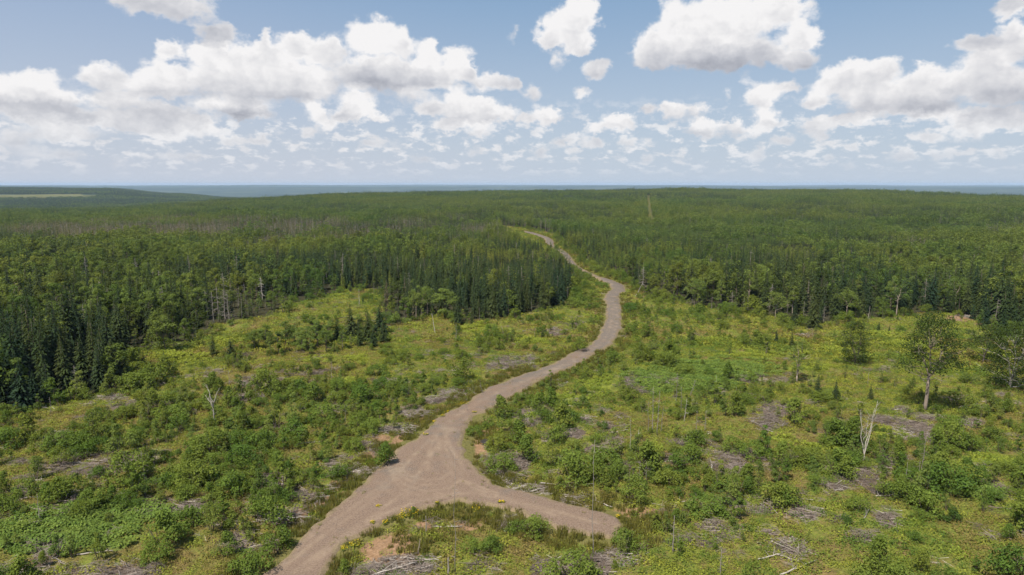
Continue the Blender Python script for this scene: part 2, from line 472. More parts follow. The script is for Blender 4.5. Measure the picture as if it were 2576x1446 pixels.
def wood_mat(name, c1, c2, scale=3.0):
    m, t = new_mat(name)
    oi = t.n('ShaderNodeObjectInfo')
    tc = t.n('ShaderNodeTexCoord').outputs['Object']
    f = t.noise(tc, scale, 4.0, .7)
    f = t.m('ADD', t.m('MULTIPLY', f, .7), t.m('MULTIPLY', oi.outputs['Random'], .3))
    col = t.ramp(f, [(0.25, c1), (0.7, c2)])
    d = t.n('ShaderNodeBsdfPrincipled'); t.put(d.inputs['Base Color'], col); d.inputs['Roughness'].default_value = .85
    bp = t.n('ShaderNodeBump'); bp.inputs['Strength'].default_value = .4
    t.put(bp.inputs['Height'], f); t.t.links.new(bp.outputs[0], d.inputs['Normal'])
    finish(t, d.outputs[0])
    return m
M = {}
M['spruce'] = leaf_mat('spruce_needles', (.019,.037,.022), (.030,.048,.019), (.050,.064,.022), .10, (.058,.068,.022), .35)
M['young'] = leaf_mat('young_spruce_needles', (.036,.066,.020), (.050,.083,.023), (.068,.098,.026), .15, (.090,.110,.028), .5)
M['brown'] = leaf_mat('browning_needles', (0.076,0.072,0.038), (0.094,0.080,0.048), (0.104,0.083,0.056), .1, (0.112,0.092,0.064), .4)
M['broad'] = leaf_mat('broad_leaves', (.052,.092,.023), (.080,.128,.030), (.120,.168,.040), .26, (.134,.172,.042), .6)
M['dark'] = leaf_mat('dark_maple_leaves', (0.032,0.051,0.014), (0.042,0.062,0.016), (0.056,0.077,0.019), .2, (0.060,0.078,0.021), .3)
M['bush'] = leaf_mat('alder_leaves', (.070,.120,.024), (.098,.152,.029), (.136,.182,.035), .26, (.156,.184,.036), .4)
M['birch'] = leaf_mat('birch_leaves', (0.088,0.135,0.034), (0.115,0.162,0.038), (0.149,0.189,0.047), .3, (0.167,0.189,0.047), .4)
M['cover'] = leaf_mat('low_shrub_leaves', (.125,.168,.028), (.172,.212,.032), (.220,.222,.040), .26, (.258,.254,.042), .5, .7)
M['russet'] = leaf_mat('dry_herb_leaves', (.145,.130,.040), (.185,.140,.052), (.165,.158,.038), .2, (.205,.165,.050), .4, .7)
M['fern'] = leaf_mat('fern_fronds', (0.111,0.174,0.037), (0.132,0.191,0.043), (0.157,0.208,0.044), .32, (0.183,0.217,0.041), .4, .6)
M['lime'] = leaf_mat('bright_fern_fronds', (.165,.215,.034), (.190,.235,.038), (.225,.255,.040), .32, (.235,.255,.038), .4, .6)
M['grass'] = leaf_mat('grass_blades', (0.102,0.115,0.028), (0.127,0.127,0.034), (0.160,0.127,0.046), .25, (0.148,0.139,0.036), .4, .6)
M['yellow'] = leaf_mat('yellow_petals', (.58,.38,.008), (.64,.43,.010), (.50,.36,.012), .2, (.62,.44,.015), .2, .4)
M['grey'] = wood_mat('weathered_wood', (0.125,0.105,0.094), (0.265,0.234,0.211))
M['bone'] = wood_mat('bleached_wood', (0.240,0.212,0.184), (0.432,0.392,0.352))
M['bark'] = wood_mat('brown_bark', (0.052,0.040,0.030), (0.136,0.108,0.084))
M['pale'] = wood_mat('pale_maple_bark', (0.152,0.116,0.092), (0.296,0.240,0.192))
M['stick'] = wood_mat('dead_twigs', (.090,.070,.058), (.235,.192,.165), 1.5)

# ------------------------------------------------------------------ mesh builders
class MB:
    """collects vertices and faces, then links them as one mesh"""
    def __init__(s):
        s.V = []; s.Fc = []; s.mi = []; s.var = []; s.n = 0
    def add(s, V, Fc, mi=0, var=0.0):
        V = np.asarray(V, float)
        s.V.append(V)
        s.Fc.extend([tuple(int(i) + s.n for i in f) for f in Fc])
        s.mi.extend([mi] * len(Fc))
        s.var.append(np.full(len(V), var))
        s.n += len(V)
    def mesh(s, name, mats, smooth=False):
        me = bpy.data.meshes.new(name)
        V = np.concatenate(s.V) if s.V else np.zeros((0, 3))
        me.from_pydata(V.tolist(), [], s.Fc)
        for m in mats:
            me.materials.append(m)
        if len(mats) > 1:
            me.polygons.foreach_set('material_index', s.mi)
        if s.var and max(v.max() for v in s.var) > 0:
            a = me.attributes.new('var', 'FLOAT', 'POINT')
            a.data.foreach_set('value', np.concatenate(s.var).astype(np.float32))
        if smooth:
            me.polygons.foreach_set('use_smooth', [True] * len(me.polygons))
        me.update()
        return me
def unit(v):
    return v / np.maximum(np.linalg.norm(v, axis=-1, keepdims=True), 1e-9)
def leaves(mb, C, N, size, rng, mi=0, var=0.0, aspect=.62):
    """one small lozenge-shaped leaf spray at each centre C, facing roughly N"""
    n = len(C)
    if n == 0:
        return
    C = np.asarray(C, float)
    N = unit(np.asarray(N, float) + rng.normal(0, .42, (n, 3)))
    t = unit(np.cross(N, rng.normal(0, 1, (n, 3))))
    b = np.cross(N, t)
    s = np.asarray(size) * rng.uniform(.6, 1.35, n)
    s = s[:, None]
    A = C - t * s * .5
    B = C + b * s * .5 * aspect + N * s * .08
    D = C + t * s * .5
    E = C - b * s * .5 * aspect + N * s * .08
    V = np.stack([A, B, D, E], 1).reshape(-1, 3)
    Fc = (np.arange(n)[:, None] * 4 + np.arange(4)[None]).tolist()
    mb.add(V, Fc, mi, var)
def tube(mb, pts, rads, sides=5, mi=0, cap=True):
    """tapered limb through pts"""
    pts = [Vector(p) for p in pts]
    V = []
    ref = None
    for i, p in enumerate(pts):
        d = (pts[min(i + 1, len(pts) - 1)] - pts[max(i - 1, 0)]).normalized()
        if ref is None:
            ref = Vector((1, 0, 0)) if abs(d.x) < .8 else Vector((0, 1, 0))
        u = (ref - d * ref.dot(d)).normalized(); w = d.cross(u); ref = u
        for k in range(sides):
            a = 2 * math.pi * k / sides
            q = p + (u * math.cos(a) + w * math.sin(a)) * rads[i]
            V.append(tuple(q))
    Fc = []
    for i in range(len(pts) - 1):
        for k in range(sides):
            a = i * sides + k; b = i * sides + (k + 1) % sides
            Fc.append((a, b, b + sides, a + sides))
    if cap:
        Fc.append(tuple(range(sides))[::-1])
        Fc.append(tuple((len(pts) - 1) * sides + k for k in range(sides)))
    mb.add(V, Fc, mi)
def crooked(a, b, n, amp, rr):
    a = Vector(a); b = Vector(b); L = (b - a).length
    out = []
    for i in range(n + 1):
        p = a.lerp(b, i / n)
        if 0 < i < n:
            p = p + Vector((rr.uniform(-1, 1), rr.uniform(-1, 1), rr.uniform(-1, 1))) * amp * L
        out.append(p)
    return out

def spruce_crown(mb, H, Rr, rng, whorls=17, br=8, z0=.07, mi=0, var=0.0, ox=0, oy=0, ragged=.25, fine=True):
    """conical tiers of drooping sprays"""
    V = []; Fc = []
    k = 0
    for w in range(whorls):
        f = (w + rng.uniform(-.25, .25)) / whorls
        z = H * (z0 + (1 - z0) * max(0, f) ** .92)
        r = Rr * (1 - f) ** .82 * (1 - .25 * math.exp(-f * 9)) + .10
        nb = max(4, int(br * (1 - f * .45)))
        a0 = rng.uniform(0, 6.28)
        for b in range(nb):
            a = a0 + 6.283 * b / nb + rng.uniform(-.3, .3)
            L = r * rng.uniform(1 - ragged * 1.6, 1 + ragged)
            dr = L * rng.uniform(.22, .50)
            ca, sa = math.cos(a), math.sin(a)
            wdt = max(.13, L * rng.uniform(.24, .36)) if fine else max(.3, L * .62)
            tiers = ((.0, .5, .8), (.28, .78, 1.0), (.6, 1.04, .75)) if fine else ((.0, 1.0, 1.0),)
            for (s0, s1, ww) in tiers:
                zz = z + rng.uniform(-.1, .1)
                p0 = (ca * L * s0, sa * L * s0, zz - dr * s0 * s0 + .05)
                p1 = (ca * L * s1, sa * L * s1, zz - dr * s1 * s1 + (.06 if s1 == 1 else 0))
                mx, my = ca * L * (s0 * .45 + s1 * .55), sa * L * (s0 * .45 + s1 * .55)
                mz = zz - dr * ((s0 + s1) * .5) ** 2
                hw = wdt * ww * .5
                pl = (mx - sa * hw, my + ca * hw, mz - hw * .35)
                pr = (mx + sa * hw, my - ca * hw, mz - hw * .35)
                V += [p0, pl, p1, pr]
                Fc.append((k, k + 1, k + 2)); Fc.append((k, k + 2, k + 3))
                k += 4
    # leader
    V += [(-.08, 0, H * .95), (.08, 0, H * .95), (0, 0, H * 1.04)]
    Fc.append((k, k + 1, k + 2))
    V = np.array(V) + np.array([ox, oy, 0])
    mb.add(V, Fc, mi, var)

def lobes_on(rng, n, H, z0, Rr, shape='round'):
    out = []
    for i in range(n):
        f = rng.uniform(0, 1)
        z = z0 + (H - z0) * (.10 + .82 * f)
        if shape == 'round':
            prof = math.sqrt(max(.05, 1 - (2 * f - .85) ** 2 * .85))
        elif shape == 'cone':
            prof = (1 - f) ** .7 * .9 + .12
        else:
            prof = .55 + .45 * f
        a = rng.uniform(0, 6.283)
        r = Rr * prof * math.sqrt(rng.uniform(.12, 1)) * .82
        out.append((r * math.cos(a), r * math.sin(a), z, Rr * rng.uniform(.26, .46)))
    return out
def fill_lobes(mb, lobes, per, size, rng, mi=0, var=0.0, flat=.75, ox=0, oy=0):
    for (x, y, z, r) in lobes:
        n = int(per * rng.uniform(.7, 1.3))
        d = unit(rng.normal(0, 1, (n, 3)))
        d[:, 2] = np.where(d[:, 2] < -.45, -d[:, 2], d[:, 2])
        rad = r * rng.uniform(.55, 1.08, (n, 1))
        C = d * rad * np.array([1, 1, flat]) + np.array([x + ox, y + oy, z])
        leaves(mb, C, d + np.array([-.12, -.15, .55]), size, rng, mi, var)

def link(me, name, parent=None):
    o = bpy.data.objects.new(name, me)
    COL.objects.link(o)
    if parent is not None:
        o.parent = parent
    return o
def tag(o, label=None, cat=None, group=None, kind=None):
    if label: o['label'] = label
    if cat: o['category'] = cat
    if group: o['group'] = group
    if kind: o['kind'] = kind
    return o

protos = bpy.data.collections.new("plant_library")      # never linked: sources for masses of growth
def proto(me, name):
    o = bpy.data.objects.new(name, me)
    protos_o.append(o)
    return o
protos_o = []

# ------------------------------------------------------------------ masses (kind = stuff): points that carry copies of a few meshes
def scatter(name, P, rot, scl, idx, meshes, label=None, tint=None):
    P = np.asarray(P, np.float32)
    if len(P) == 0:
        return None
    c = bpy.data.collections.new(name + "_kinds")
    for i, me in enumerate(meshes):
        o = bpy.data.objects.new("%02d_%s" % (i, name), me)
        c.objects.link(o)
    me = bpy.data.meshes.new(name)
    me.vertices.add(len(P))
    me.vertices.foreach_set('co', P.ravel())
    def at(nm, ty, arr, key='value'):
        a = me.attributes.new(nm, ty, 'POINT'); a.data.foreach_set(key, arr)
    rv = np.zeros((len(P), 3), np.float32); rv[:, 2] = rot
    at('rot', 'FLOAT_VECTOR', rv.ravel(), 'vector')
    s = np.asarray(scl, np.float32)
    if s.ndim == 1:
        s = np.repeat(s[:, None], 3, 1)
    at('scl', 'FLOAT_VECTOR', s.ravel(), 'vector')
    at('idx', 'INT', np.asarray(idx, np.int32))
    at('tint', 'FLOAT', np.asarray(tint if tint is not None else np.zeros(len(P)), np.float32))
    me.update()
    ob = link(me, name)
    ng = bpy.data.node_groups.new(name, 'GeometryNodeTree')
    ng.interface.new_socket('Geometry', in_out='INPUT', socket_type='NodeSocketGeometry')
    ng.interface.new_socket('Geometry', in_out='OUTPUT', socket_type='NodeSocketGeometry')
    N = ng.nodes; L = ng.links
    gi = N.new('NodeGroupInput'); go = N.new('NodeGroupOutput')
    iop = N.new('GeometryNodeInstanceOnPoints')
    ci = N.new('GeometryNodeCollectionInfo')
    ci.inputs['Collection'].default_value = c
    ci.inputs['Separate Children'].default_value = True
    ci.inputs['Reset Children'].default_value = True
    def na(nm, ty):
        q = N.new('GeometryNodeInputNamedAttribute'); q.data_type = ty; q.inputs['Name'].default_value = nm
        return q.outputs['Attribute']
    L.new(gi.outputs[0], iop.inputs['Points'])
    L.new(ci.outputs[0], iop.inputs['Instance'])
    iop.inputs['Pick Instance'].default_value = True
    L.new(na('idx', 'INT'), iop.inputs['Instance Index'])
    er = N.new('FunctionNodeEulerToRotation')
    L.new(na('rot', 'FLOAT_VECTOR'), er.inputs[0])
    L.new(er.outputs[0], iop.inputs['Rotation'])
    L.new(na('scl', 'FLOAT_VECTOR'), iop.inputs['Scale'])
    L.new(iop.outputs[0], go.inputs[0])
    md = ob.modifiers.new('growth', 'NODES')
    md.node_group = ng
    tag(ob, label, None, None, 'stuff')
    return ob

if SKY_ONLY:
    raise SystemExit(0)
# ------------------------------------------------------------------ ground: one sheet, fine in front of the viewpoint, coarse to the horizon
def ell(x, y, lst, grow=1.0):
    """how far inside any of the patches (given by picture centre and half sizes) each ground point lies, 0..1"""
    px, py = PXV(x, y)
    out = np.zeros(np.shape(px))
    for (cx, cy, rx, ry) in lst:
        q = np.hypot((px - cx) / (rx * grow), (py - cy) / (ry * grow))
        out = np.maximum(out, np.clip(1.6 - q, 0, 1))
    return out
SLASH = [(660,965,60,18),(620,1002,55,14),(840,1022,48,14),(1010,1077,42,16),(935,1122,42,13),(868,1192,52,17),(800,1262,62,22),(690,1300,60,18),(480,1278,62,25),
 (140,1392,66,26),(110,1432,100,20),(330,1442,110,22),(1240,1190,45,26),(1335,1050,48,24),(1320,1228,52,20),(1445,1252,48,30),(1930,1062,34,17),(1840,1188,38,14),
 (1400,832,32,12),(1300,905,62,15),(1430,812,30,18),(1829,1186,36,12),(1915,1276,34,16),(1990,1373,38,26),(2200,1362,25,22),(2233,1310,26,26),(2500,1246,40,24),
 (2105,1232,30,14),(2439,1066,30,12),(2267,1033,34,14),(1001,1080,42,18),(1046,1037,36,14),(926,1134,36,14),(881,1197,34,16),(1251,1192,46,16),(1322,1044,42,24),
 (1008,1429,66,22),(1334,1227,42,14),(1139,984,40,12),(1400,960,26,8),(1560,1170,40,14),(1500,1130,30,12),(1650,1200,50,15),(1730,1110,50,14),(1700,1160,60,14),
 (2030,840,24,6),(400,1018,40,9),(380,940,20,7),(560,1320,50,16),(620,1365,60,18),(110,1216,50,12),(60,1165,40,10),(370,1272,40,14),(300,1240,30,10),(1290,920,60,12),
(1440,1090,40,10),(1370,1100,26,10),(1090,1000,40,10),(980,960,50,9),(760,940,60,9),(1890,1000,30,7),(2400,1000,36,7),(2460,1190,26,10),
 (1600,1210,40,14),(2060,1090,24,8),(2120,1070,22,8),(1820,1260,40,14),(1950,1330,34,14)]
SOIL = [(1195,1112,30,28),(1208,1088,36,12),(1186,1142,18,28),(1228,1160,16,14),(850,1215,24,10),(760,1290,30,12),(940,1140,24,9),(1001,1108,24,12),(626,1396,26,12),(1208,1050,34,12),(1600,1288,70,14),(1065,1318,20,20),(960,1100,26,8),(1225,1300,16,8),(700,1385,30,12),(880,1235,30,9),(1180,1320,30,10),(980,1385,85,50),
        (2440,800,60,12),(2490,815,40,10)]
FERN = [(190,1335,190,52),(330,1300,110,40),(1720,960,120,26),(2480,1245,40,14),(1800,930,140,22),(60,1360,80,40)]
LIME = [(2500,1168,92,32),(1506,962,44,22),(1195,822,44,14),(832,905,34,12),(1880,892,110,10),(2030,925,60,9),(1340,1052,14,8),(2060,1128,70,16),(2235,1090,52,16),(850,737,40,7),
 (948,747,18,5),(1330,858,50,10),(2120,880,40,7),(1430,1000,70,14),(880,958,34,12),(560,860,24,8),(1960,1100,40,8),(2280,870,80,7),(2520,900,70,8),(690,1290,34,12),(2200,842,90,6),(1640,1128,30,12),(780,905,24,7),
 (2140,905,50,6),(2330,845,50,5),(1780,852,60,7),(450,900,70,12),(1380,1000,50,10),(900,905,40,8)]
def density(rows, x, y):
    px, py = PXV(x, y)
    A = np.array([[int(c) for c in r] for r in rows], float)
    gx = np.clip((px - 50) / 100, 0, 24.999); gy = np.clip((py - 750) / 50, 0, len(rows) - 1.001)
    ix = gx.astype(int); iy = gy.astype(int); fx = gx - ix; fy = gy - iy
    return (A[iy, ix] * (1 - fx) + A[iy, ix + 1] * fx) * (1 - fy) + (A[iy + 1, ix] * (1 - fx) + A[iy + 1, ix + 1] * fx) * fy
BUSH = ["00000001111000333221000000",
        "00000011110012344322110000",
        "00000034431244344322111111",
        "00111123332233444211111111",
        "11111244333333444332111111",
        "34455566544444344455432222",
        "45566666555544334555544333",
        "55666667665532345555655544",
        "66777777664432556555566655",
        "66777777653300456665667766",
        "66666666533000034666677777",
        "55556665322000002555677888",
        "43456655330002333244667888",
        "33345665400003434333566788",
        "33345665400003434333566788"]
def slash_at(x, y):
    nat = np.clip((fbm(x, y, 8, 77, 3) - .605) * 7, 0, 1)
    px, py = PXV(x, y)
    nat = nat * np.clip((py - 850) / 150, .15, 1)
    e = ell(x, y, SLASH)
    e = np.clip(e * 1.1 - (fbm(x, y, 3.2, 12, 3) - .30) * 1.7, 0, 1)
    return np.clip(np.maximum(nat * .9, e), 0, 1)

front = np.linspace(-44, 44, 400)
side = np.concatenate([np.linspace(46, 178, 24)])
th = np.concatenate([-side[::-1], front, side, [182 - 2]])
th = np.unique(np.round(th, 4))
r_ = [3, 15, 35, 50, 58]
while r_[-1] < 330: r_.append(r_[-1] * 1.0047)
while r_[-1] < 900: r_.append(r_[-1] * 1.012)
while r_[-1] < 30000: r_.append(r_[-1] * 1.03)
r_ = np.array(r_)
TH, RR = np.meshgrid(np.radians(th), r_)
GX = (RR * np.sin(TH)).ravel(); GY = (RR * np.cos(TH)).ravel()
GZ = height(GX, GY)
nth, nr = len(th), len(r_)
ii, jj = np.meshgrid(np.arange(nr - 1), np.arange(nth - 1), indexing='ij')
q = (ii * nth + jj).ravel()
faces = np.stack([q, q + nth, q + nth + 1, q + 1], 1)
me = bpy.data.meshes.new('ground')
V = np.stack([GX, GY, GZ], 1)
# close the seam behind the viewpoint and the small hole under it
V = np.concatenate([V, [[0, 0, 0]]])
c0 = len(V) - 1
seam = [(i * nth + nth - 1, (i + 1) * nth + nth - 1, (i + 1) * nth, i * nth) for i in range(nr - 1)]
hub = [(c0, j, (j + 1) % nth) for j in range(nth)]
me.from_pydata(V.tolist(), [], faces[:, ::-1].tolist() + [s_[::-1] for s_ in seam] + [h_[::-1] for h_ in hub])
me.polygons.foreach_set('use_smooth', [True] * len(me.polygons))
def fattr(nm, v):
    a = me.attributes.new(nm, 'FLOAT', 'POINT'); a.data.foreach_set('value', np.append(v, 0).astype(np.float32))
nearm = (np.hypot(GX, GY) < 700) & (GY > 30)
def on_near(fn):
    o = np.zeros(len(GX)); o[nearm] = fn(GX[nearm], GY[nearm]); return o
dr = np.full(len(GX), 99.0)
dr[nearm] = segdist(GX[nearm], GY[nearm], _rg)
fattr('slash', on_near(slash_at))
fattr('soil', np.maximum(on_near(lambda x, y: ell(x, y, SOIL)), .85 * np.clip(1 - np.abs(dr - 3.3) / 1.6, 0, 1) * np.clip((fbm(GX, GY, 9, 5, 2) - .40) * 8, 0, 1)))
fattr('fern', on_near(lambda x, y: ell(x, y, FERN)))
fattr('lime', on_near(lambda x, y: ell(x, y, LIME)))
fattr('verge', np.clip(1.6 - dr / 2.2, 0, 1))
fo = in_forest(GX, GY).astype(float)
fo = np.where(near_cut(GX, GY, 4), .5, fo)
fattr('wood', fo)
# the hayfield on the far hill, and distance-scale woodland colour
pxg, pyg = PXV(GX, GY, GZ)
FIELD = [G_ for G_ in [(-900, 4300), (-4600, 4300)]]
fx = (GX / np.maximum(GY, 1)); rr_ = np.hypot(GX, GY)
field = ((rr_ > 3500 + 120 * np.clip((fx + .72) / .12, 0, 1)) & (rr_ < 3860 - 120 * np.clip((fx + .72) / .12, 0, 1)) & (fx < -.605) & (fx > -2)).astype(float)
fattr('field', field)
ground = link(me, 'ground'); tag(ground, kind='structure')
m, t = new_mat('clearing_ground')
P = t.n('ShaderNodeNewGeometry').outputs['Position']
n_big = t.noise(P, .045, 4, .6)
n_mid = t.noise(P, .35, 4, .65)
n_fin = t.noise(P, 2.6, 3, .7)
c_green = t.ramp(n_fin, [(.3, (.070, .088, .022)), (.5, (.125, .145, .030)), (.7, (.18, .195, .040))])
c_rus = t.ramp(n_fin, [(.3, (.085, .070, .030)), (.6, (.175, .130, .052)), (.75, (.23, .18, .085))])
base = t.mix(t.ss(t.m('ADD', n_mid, t.m('MULTIPLY', n_big, .6)), .70, .95), c_green, c_rus)
c_slash = t.ramp(t.noise(P, 3.4, 3, .8), [(.3, (.046, .034, .027)), (.5, (.098, .075, .061)), (.72, (.18, .143, .122))])
brk = t.m('MULTIPLY', t.m('SUBTRACT', n_mid, .5), 1.4)
base = t.mix(t.ss(t.m('ADD', t.attr('slash'), brk), .46, .64), base, c_slash)
c_soil = t.ramp(n_fin, [(.3, (.16, .098, .055)), (.7, (.31, .20, .125))])
base = t.mix(t.ss(t.m('ADD', t.attr('soil'), brk), .50, .75), base, c_soil)
base = t.mix(t.ss(t.m('ADD', t.attr('verge'), brk), .55, .85), base, t.ramp(n_fin, [(.3, (.085, .080, .030)), (.7, (.165, .150, .055))]))
base = t.mix(t.ss(t.m('ADD', t.attr('fern'), brk), .45, .75), base, (.095, .140, .030))
base = t.mix(t.ss(t.m('ADD', t.attr('lime'), brk), .45, 1.0, 0.0, .8), base, (.165, .20, .030))
c_wood = t.ramp(n_fin, [(.3, (.028, .030, .016)), (.7, (.055, .050, .030))])
base = t.mix(t.attr('wood'), base, c_wood)
rfar = t.v('LENGTH', P)
n_far = t.noise(P, .0016, 6, .75)
c_far = t.ramp(n_far, [(.32, (.014, .026, .020)), (.5, (.030, .046, .028)), (.64, (.075, .088, .045))])
base = t.mix(t.ss(rfar, 2300.0, 3600.0), base, c_far)
base = t.mix(t.attr('field'), base, (.115, .115, .050))
bs = t.n('ShaderNodeBsdfDiffuse'); t.put(bs.inputs[0], base)
bp = t.n('ShaderNodeBump'); bp.inputs['Strength'].default_value = .8; bp.inputs['Distance'].default_value = .25
t.put(bp.inputs['Height'], t.m('ADD', n_fin, n_mid)); t.t.links.new(bp.outputs[0], bs.inputs['Normal'])
finish(t, bs.outputs[0])
me.materials.append(m)

# ------------------------------------------------------------------ gravel road with its turning area and spur
rn = np.random.default_rng(11)
tracks = [ # wheel lines, by picture position
 [(700,1440),(800,1360),(900,1290),(985,1215),(1040,1150),(1085,1105),(1130,1062),(1190,1022),(1260,984),(1340,950),(1420,918),(1470,893),(1510,868),(1530,840),(1540,800),(1541,760),(1555,728),(1530,712),(1480,692),(1440,668),(1420,645)],
 [(740,1444),(840,1366),(940,1300),(1030,1230),(1075,1160),(1110,1110),(1150,1072),(1215,1033),(1290,995),(1375,956),(1440,925),(1490,895),(1530,870),(1546,840),(1552,800),(1551,762)],
 [(960,1150),(985,1190),(1020,1225),(1070,1240),(1130,1232),(1165,1205),(1160,1170),(1135,1130),(1120,1100)],
 [(975,1145),(990,1180),(1025,1212),(1070,1226),(1120,1220),(1145,1198)],
 [(985,1140),(1000,1172),(1030,1200),(1072,1214),(1112,1208),(1132,1190)],
 [(1100,1105),(1110,1150),(1140,1200),(1200,1235),(1290,1262),(1400,1290),(1500,1318)],
 [(1000,1250),(1100,1245),(1200,1245),(1300,1268),(1400,1300)],
 [(985,1200),(1010,1236),(1060,1254),(1120,1250)],
 [(950,1215),(985,1245),(1040,1262),(1100,1258),(1150,1240)],[(1000,1180),(1020,1206),(1050,1222),(1090,1222)],[(1125,1075),(1118,1120),(1135,1170),(1175,1215),(1250,1244)],
 [(690,1420),(790,1345),(880,1285),(960,1225),(1010,1170)],[(765,1440),(860,1362),(955,1300),(1050,1262),(1140,1250)],[(1205,1010),(1290,975),(1370,942),(1445,912)],[(1150,1050),(1105,1085),(1080,1130),(1075,1190)],
]
tracks = [[G(*p) for p in tr] for tr in tracks]
xs = [p[0] for p in road]; ys = [p[1] for p in road]
pts = [Vector(p) for p in road]
ne = len(pts)
edges = [(i, (i + 1) % ne) for i in range(ne)]
cx_, cy_ = [], []
for (y0, y1, st) in ((42, 105, .42), (105, 220, .95), (220, 620, 2.2)):
    gx, gy = np.meshgrid(np.arange(min(xs), max(xs), st), np.arange(y0, y1, st))
    gx = gx.ravel() + rn.uniform(-.3, .3, gx.size) * st; gy = gy.ravel() + rn.uniform(-.3, .3, gy.size) * st
    k = inpoly(gx, gy, road); gx, gy = gx[k], gy[k]
    k = segdist(gx, gy, road) > .35 * st
    cx_ += gx[k].tolist(); cy_ += gy[k].tolist()
pts += [Vector((a, b)) for a, b in zip(cx_, cy_)]
v2, e2, f2, _, _, _ = delaunay_2d_cdt(pts, edges, [], 1, 1e-5)
vx = np.array([v.x for v in v2]); vy = np.array([v.y for v in v2])
de = segdist(vx, vy, road)
zc = .14 + np.clip(de / 3, 0, 1) * .10 + (fbm(vx, vy, 3, 8, 2) - .5) * .07
trk = np.zeros(len(vx))
for tr in tracks:
    d = segdist(vx, vy, tr, False)
    trk = np.maximum(trk, np.exp(-(d / .30) ** 2) * (.55 + .45 * (fbm(vx, vy, 5, 19, 2) > .45)))
    zc -= .03 * np.exp(-(d / .35) ** 2)
Vr = np.stack([vx, vy, zc], 1).tolist()
Fr = [tuple(f) for f in f2]
Fr = [f if (Vector(Vr[f[1]]) - Vector(Vr[f[0]])).cross(Vector(Vr[f[2]]) - Vector(Vr[f[0]])).z > 0 else f[::-1] for f in Fr]
# shoulder: from the gravel edge down into the ditch
base_i = len(Vr)
cen = [Vector(p) for p in road]
for i in range(ne):
    a, b = cen[i - 1], cen[(i + 1) % ne]
    dn = (b - a).normalized(); nrm = Vector((-dn.y, dn.x))
    p = cen[i] + nrm * .55
    Vr.append((p.x, p.y, -.45))
idx0 = {}
for i, v in enumerate(v2):
    idx0[(round(v.x, 4), round(v.y, 4))] = i
for i in range(ne):
    a = idx0.get((round(cen[i].x, 4), round(cen[i].y, 4))); b = idx0.get((round(cen[(i + 1) % ne].x, 4), round(cen[(i + 1) % ne].y, 4)))
    if a is None or b is None: continue
    Fr.append((a, b, base_i + (i + 1) % ne, base_i + i))
me = bpy.data.meshes.new('gravel_road')
me.from_pydata(Vr, [], Fr)
a = me.attributes.new('track', 'FLOAT', 'POINT'); a.data.foreach_set('value', np.concatenate([trk, np.zeros(ne)]).astype(np.float32))
a = me.attributes.new('edge', 'FLOAT', 'POINT'); a.data.foreach_set('value', np.concatenate([de, np.zeros(ne)]).astype(np.float32))
me.polygons.foreach_set('use_smooth', [True] * len(me.polygons))
gravel = link(me, 'gravel_road'); tag(gravel, kind='structure')
m, t = new_mat('gravel')
P = t.n('ShaderNodeNewGeometry').outputs['Position']
nf = t.noise(P, 5.0, 4, .8); nm = t.noise(P, .5, 4, .6); nb = t.noise(P, .09, 3, .5)
c1 = t.ramp(nf, [(.28, (.088, .060, .045)), (.5, (.168, .121, .093)), (.74, (.26, .198, .158))])
c2 = t.ramp(nf, [(.28, (.075, .061, .052)), (.5, (.134, .112, .096)), (.74, (.22, .188, .164))])
px_, py_, pz_ = t.sep(P)
greyer = t.ss(t.m('ADD', t.m('MULTIPLY', py_, .004), t.m('ADD', t.m('MULTIPLY', nm, .7), nb)), 1.18, 1.55)
col = t.mix(greyer, c1, c2)
col = t.mix(t.m('MULTIPLY', t.attr('track'), t.ss(nm, .30, .60, .12, .58)), col, (.27, .205, .150))
edgef = t.ss(t.m('ADD', t.attr('edge'), t.m('MULTIPLY', nm, 2.4)), 1.1, 1.9)
col = t.mix(edgef, t.ramp(nf, [(.3, (.12, .095, .060)), (.7, (.24, .185, .12))]), col)
weed = t.m('MULTIPLY', t.ss(t.noise(P, 1.7, 3, .7), .62, .70), t.ss(t.noise(P, .16, 2, .5), .48, .62))
col = t.mix(t.m('MULTIPLY', weed, .75), col, (.10, .10, .040))
b = t.n('ShaderNodeBsdfDiffuse'); t.put(b.inputs[0], col)
bp = t.n('ShaderNodeBump'); bp.inputs['Strength'].default_value = .7; bp.inputs['Distance'].default_value = .06
t.put(bp.inputs['Height'], t.m('ADD', nf, t.m('MULTIPLY', nm, 2.0))); t.t.links.new(bp.outputs[0], b.inputs['Normal'])
finish(t, b.outputs[0])
me.materials.append(m)

# ------------------------------------------------------------------ plant kinds
rng = np.random.default_rng(4)
rr = random.Random(4)
def trunk_mesh(name, H, r0, mat, z1=.9, amp=.012, sides=6):
    mb = MB()
    pts = crooked((0, 0, -.3), (rr.uniform(-.2, .2), rr.uniform(-.2, .2), H * z1), 5, amp, rr)
    tube(mb, pts, [r0 * (1 - .85 * i / 5) for i in range(6)], sides)
    return mb.mesh(name, [mat], True)
def spruce_pair(H, Rr, mat, whorls, br, seed, z0=.07, ragged=.25):
    g = np.random.default_rng(seed)
    mb = MB(); spruce_crown(mb, H, Rr, g, whorls, br, z0, ragged=ragged)
    return mb.mesh('spruce_crown', [mat]), trunk_mesh('spruce_trunk', H, H * .014 + .03, M['bark'])
SPR = [spruce_pair(10, 1.85, M['spruce'], 30, 14, 10, .05), spruce_pair(10, 1.45, M['spruce'], 31, 12, 11, .08), spruce_pair(10, 2.15, M['spruce'], 28, 15, 12, .03, .3),
       spruce_pair(10, 1.3, M['spruce'], 30, 11, 13, .12, .34), spruce_pair(10, 1.8, M['young'], 26, 14, 14, .03), spruce_pair(10, 1.6, M['brown'], 24, 10, 15, .15, .38)]
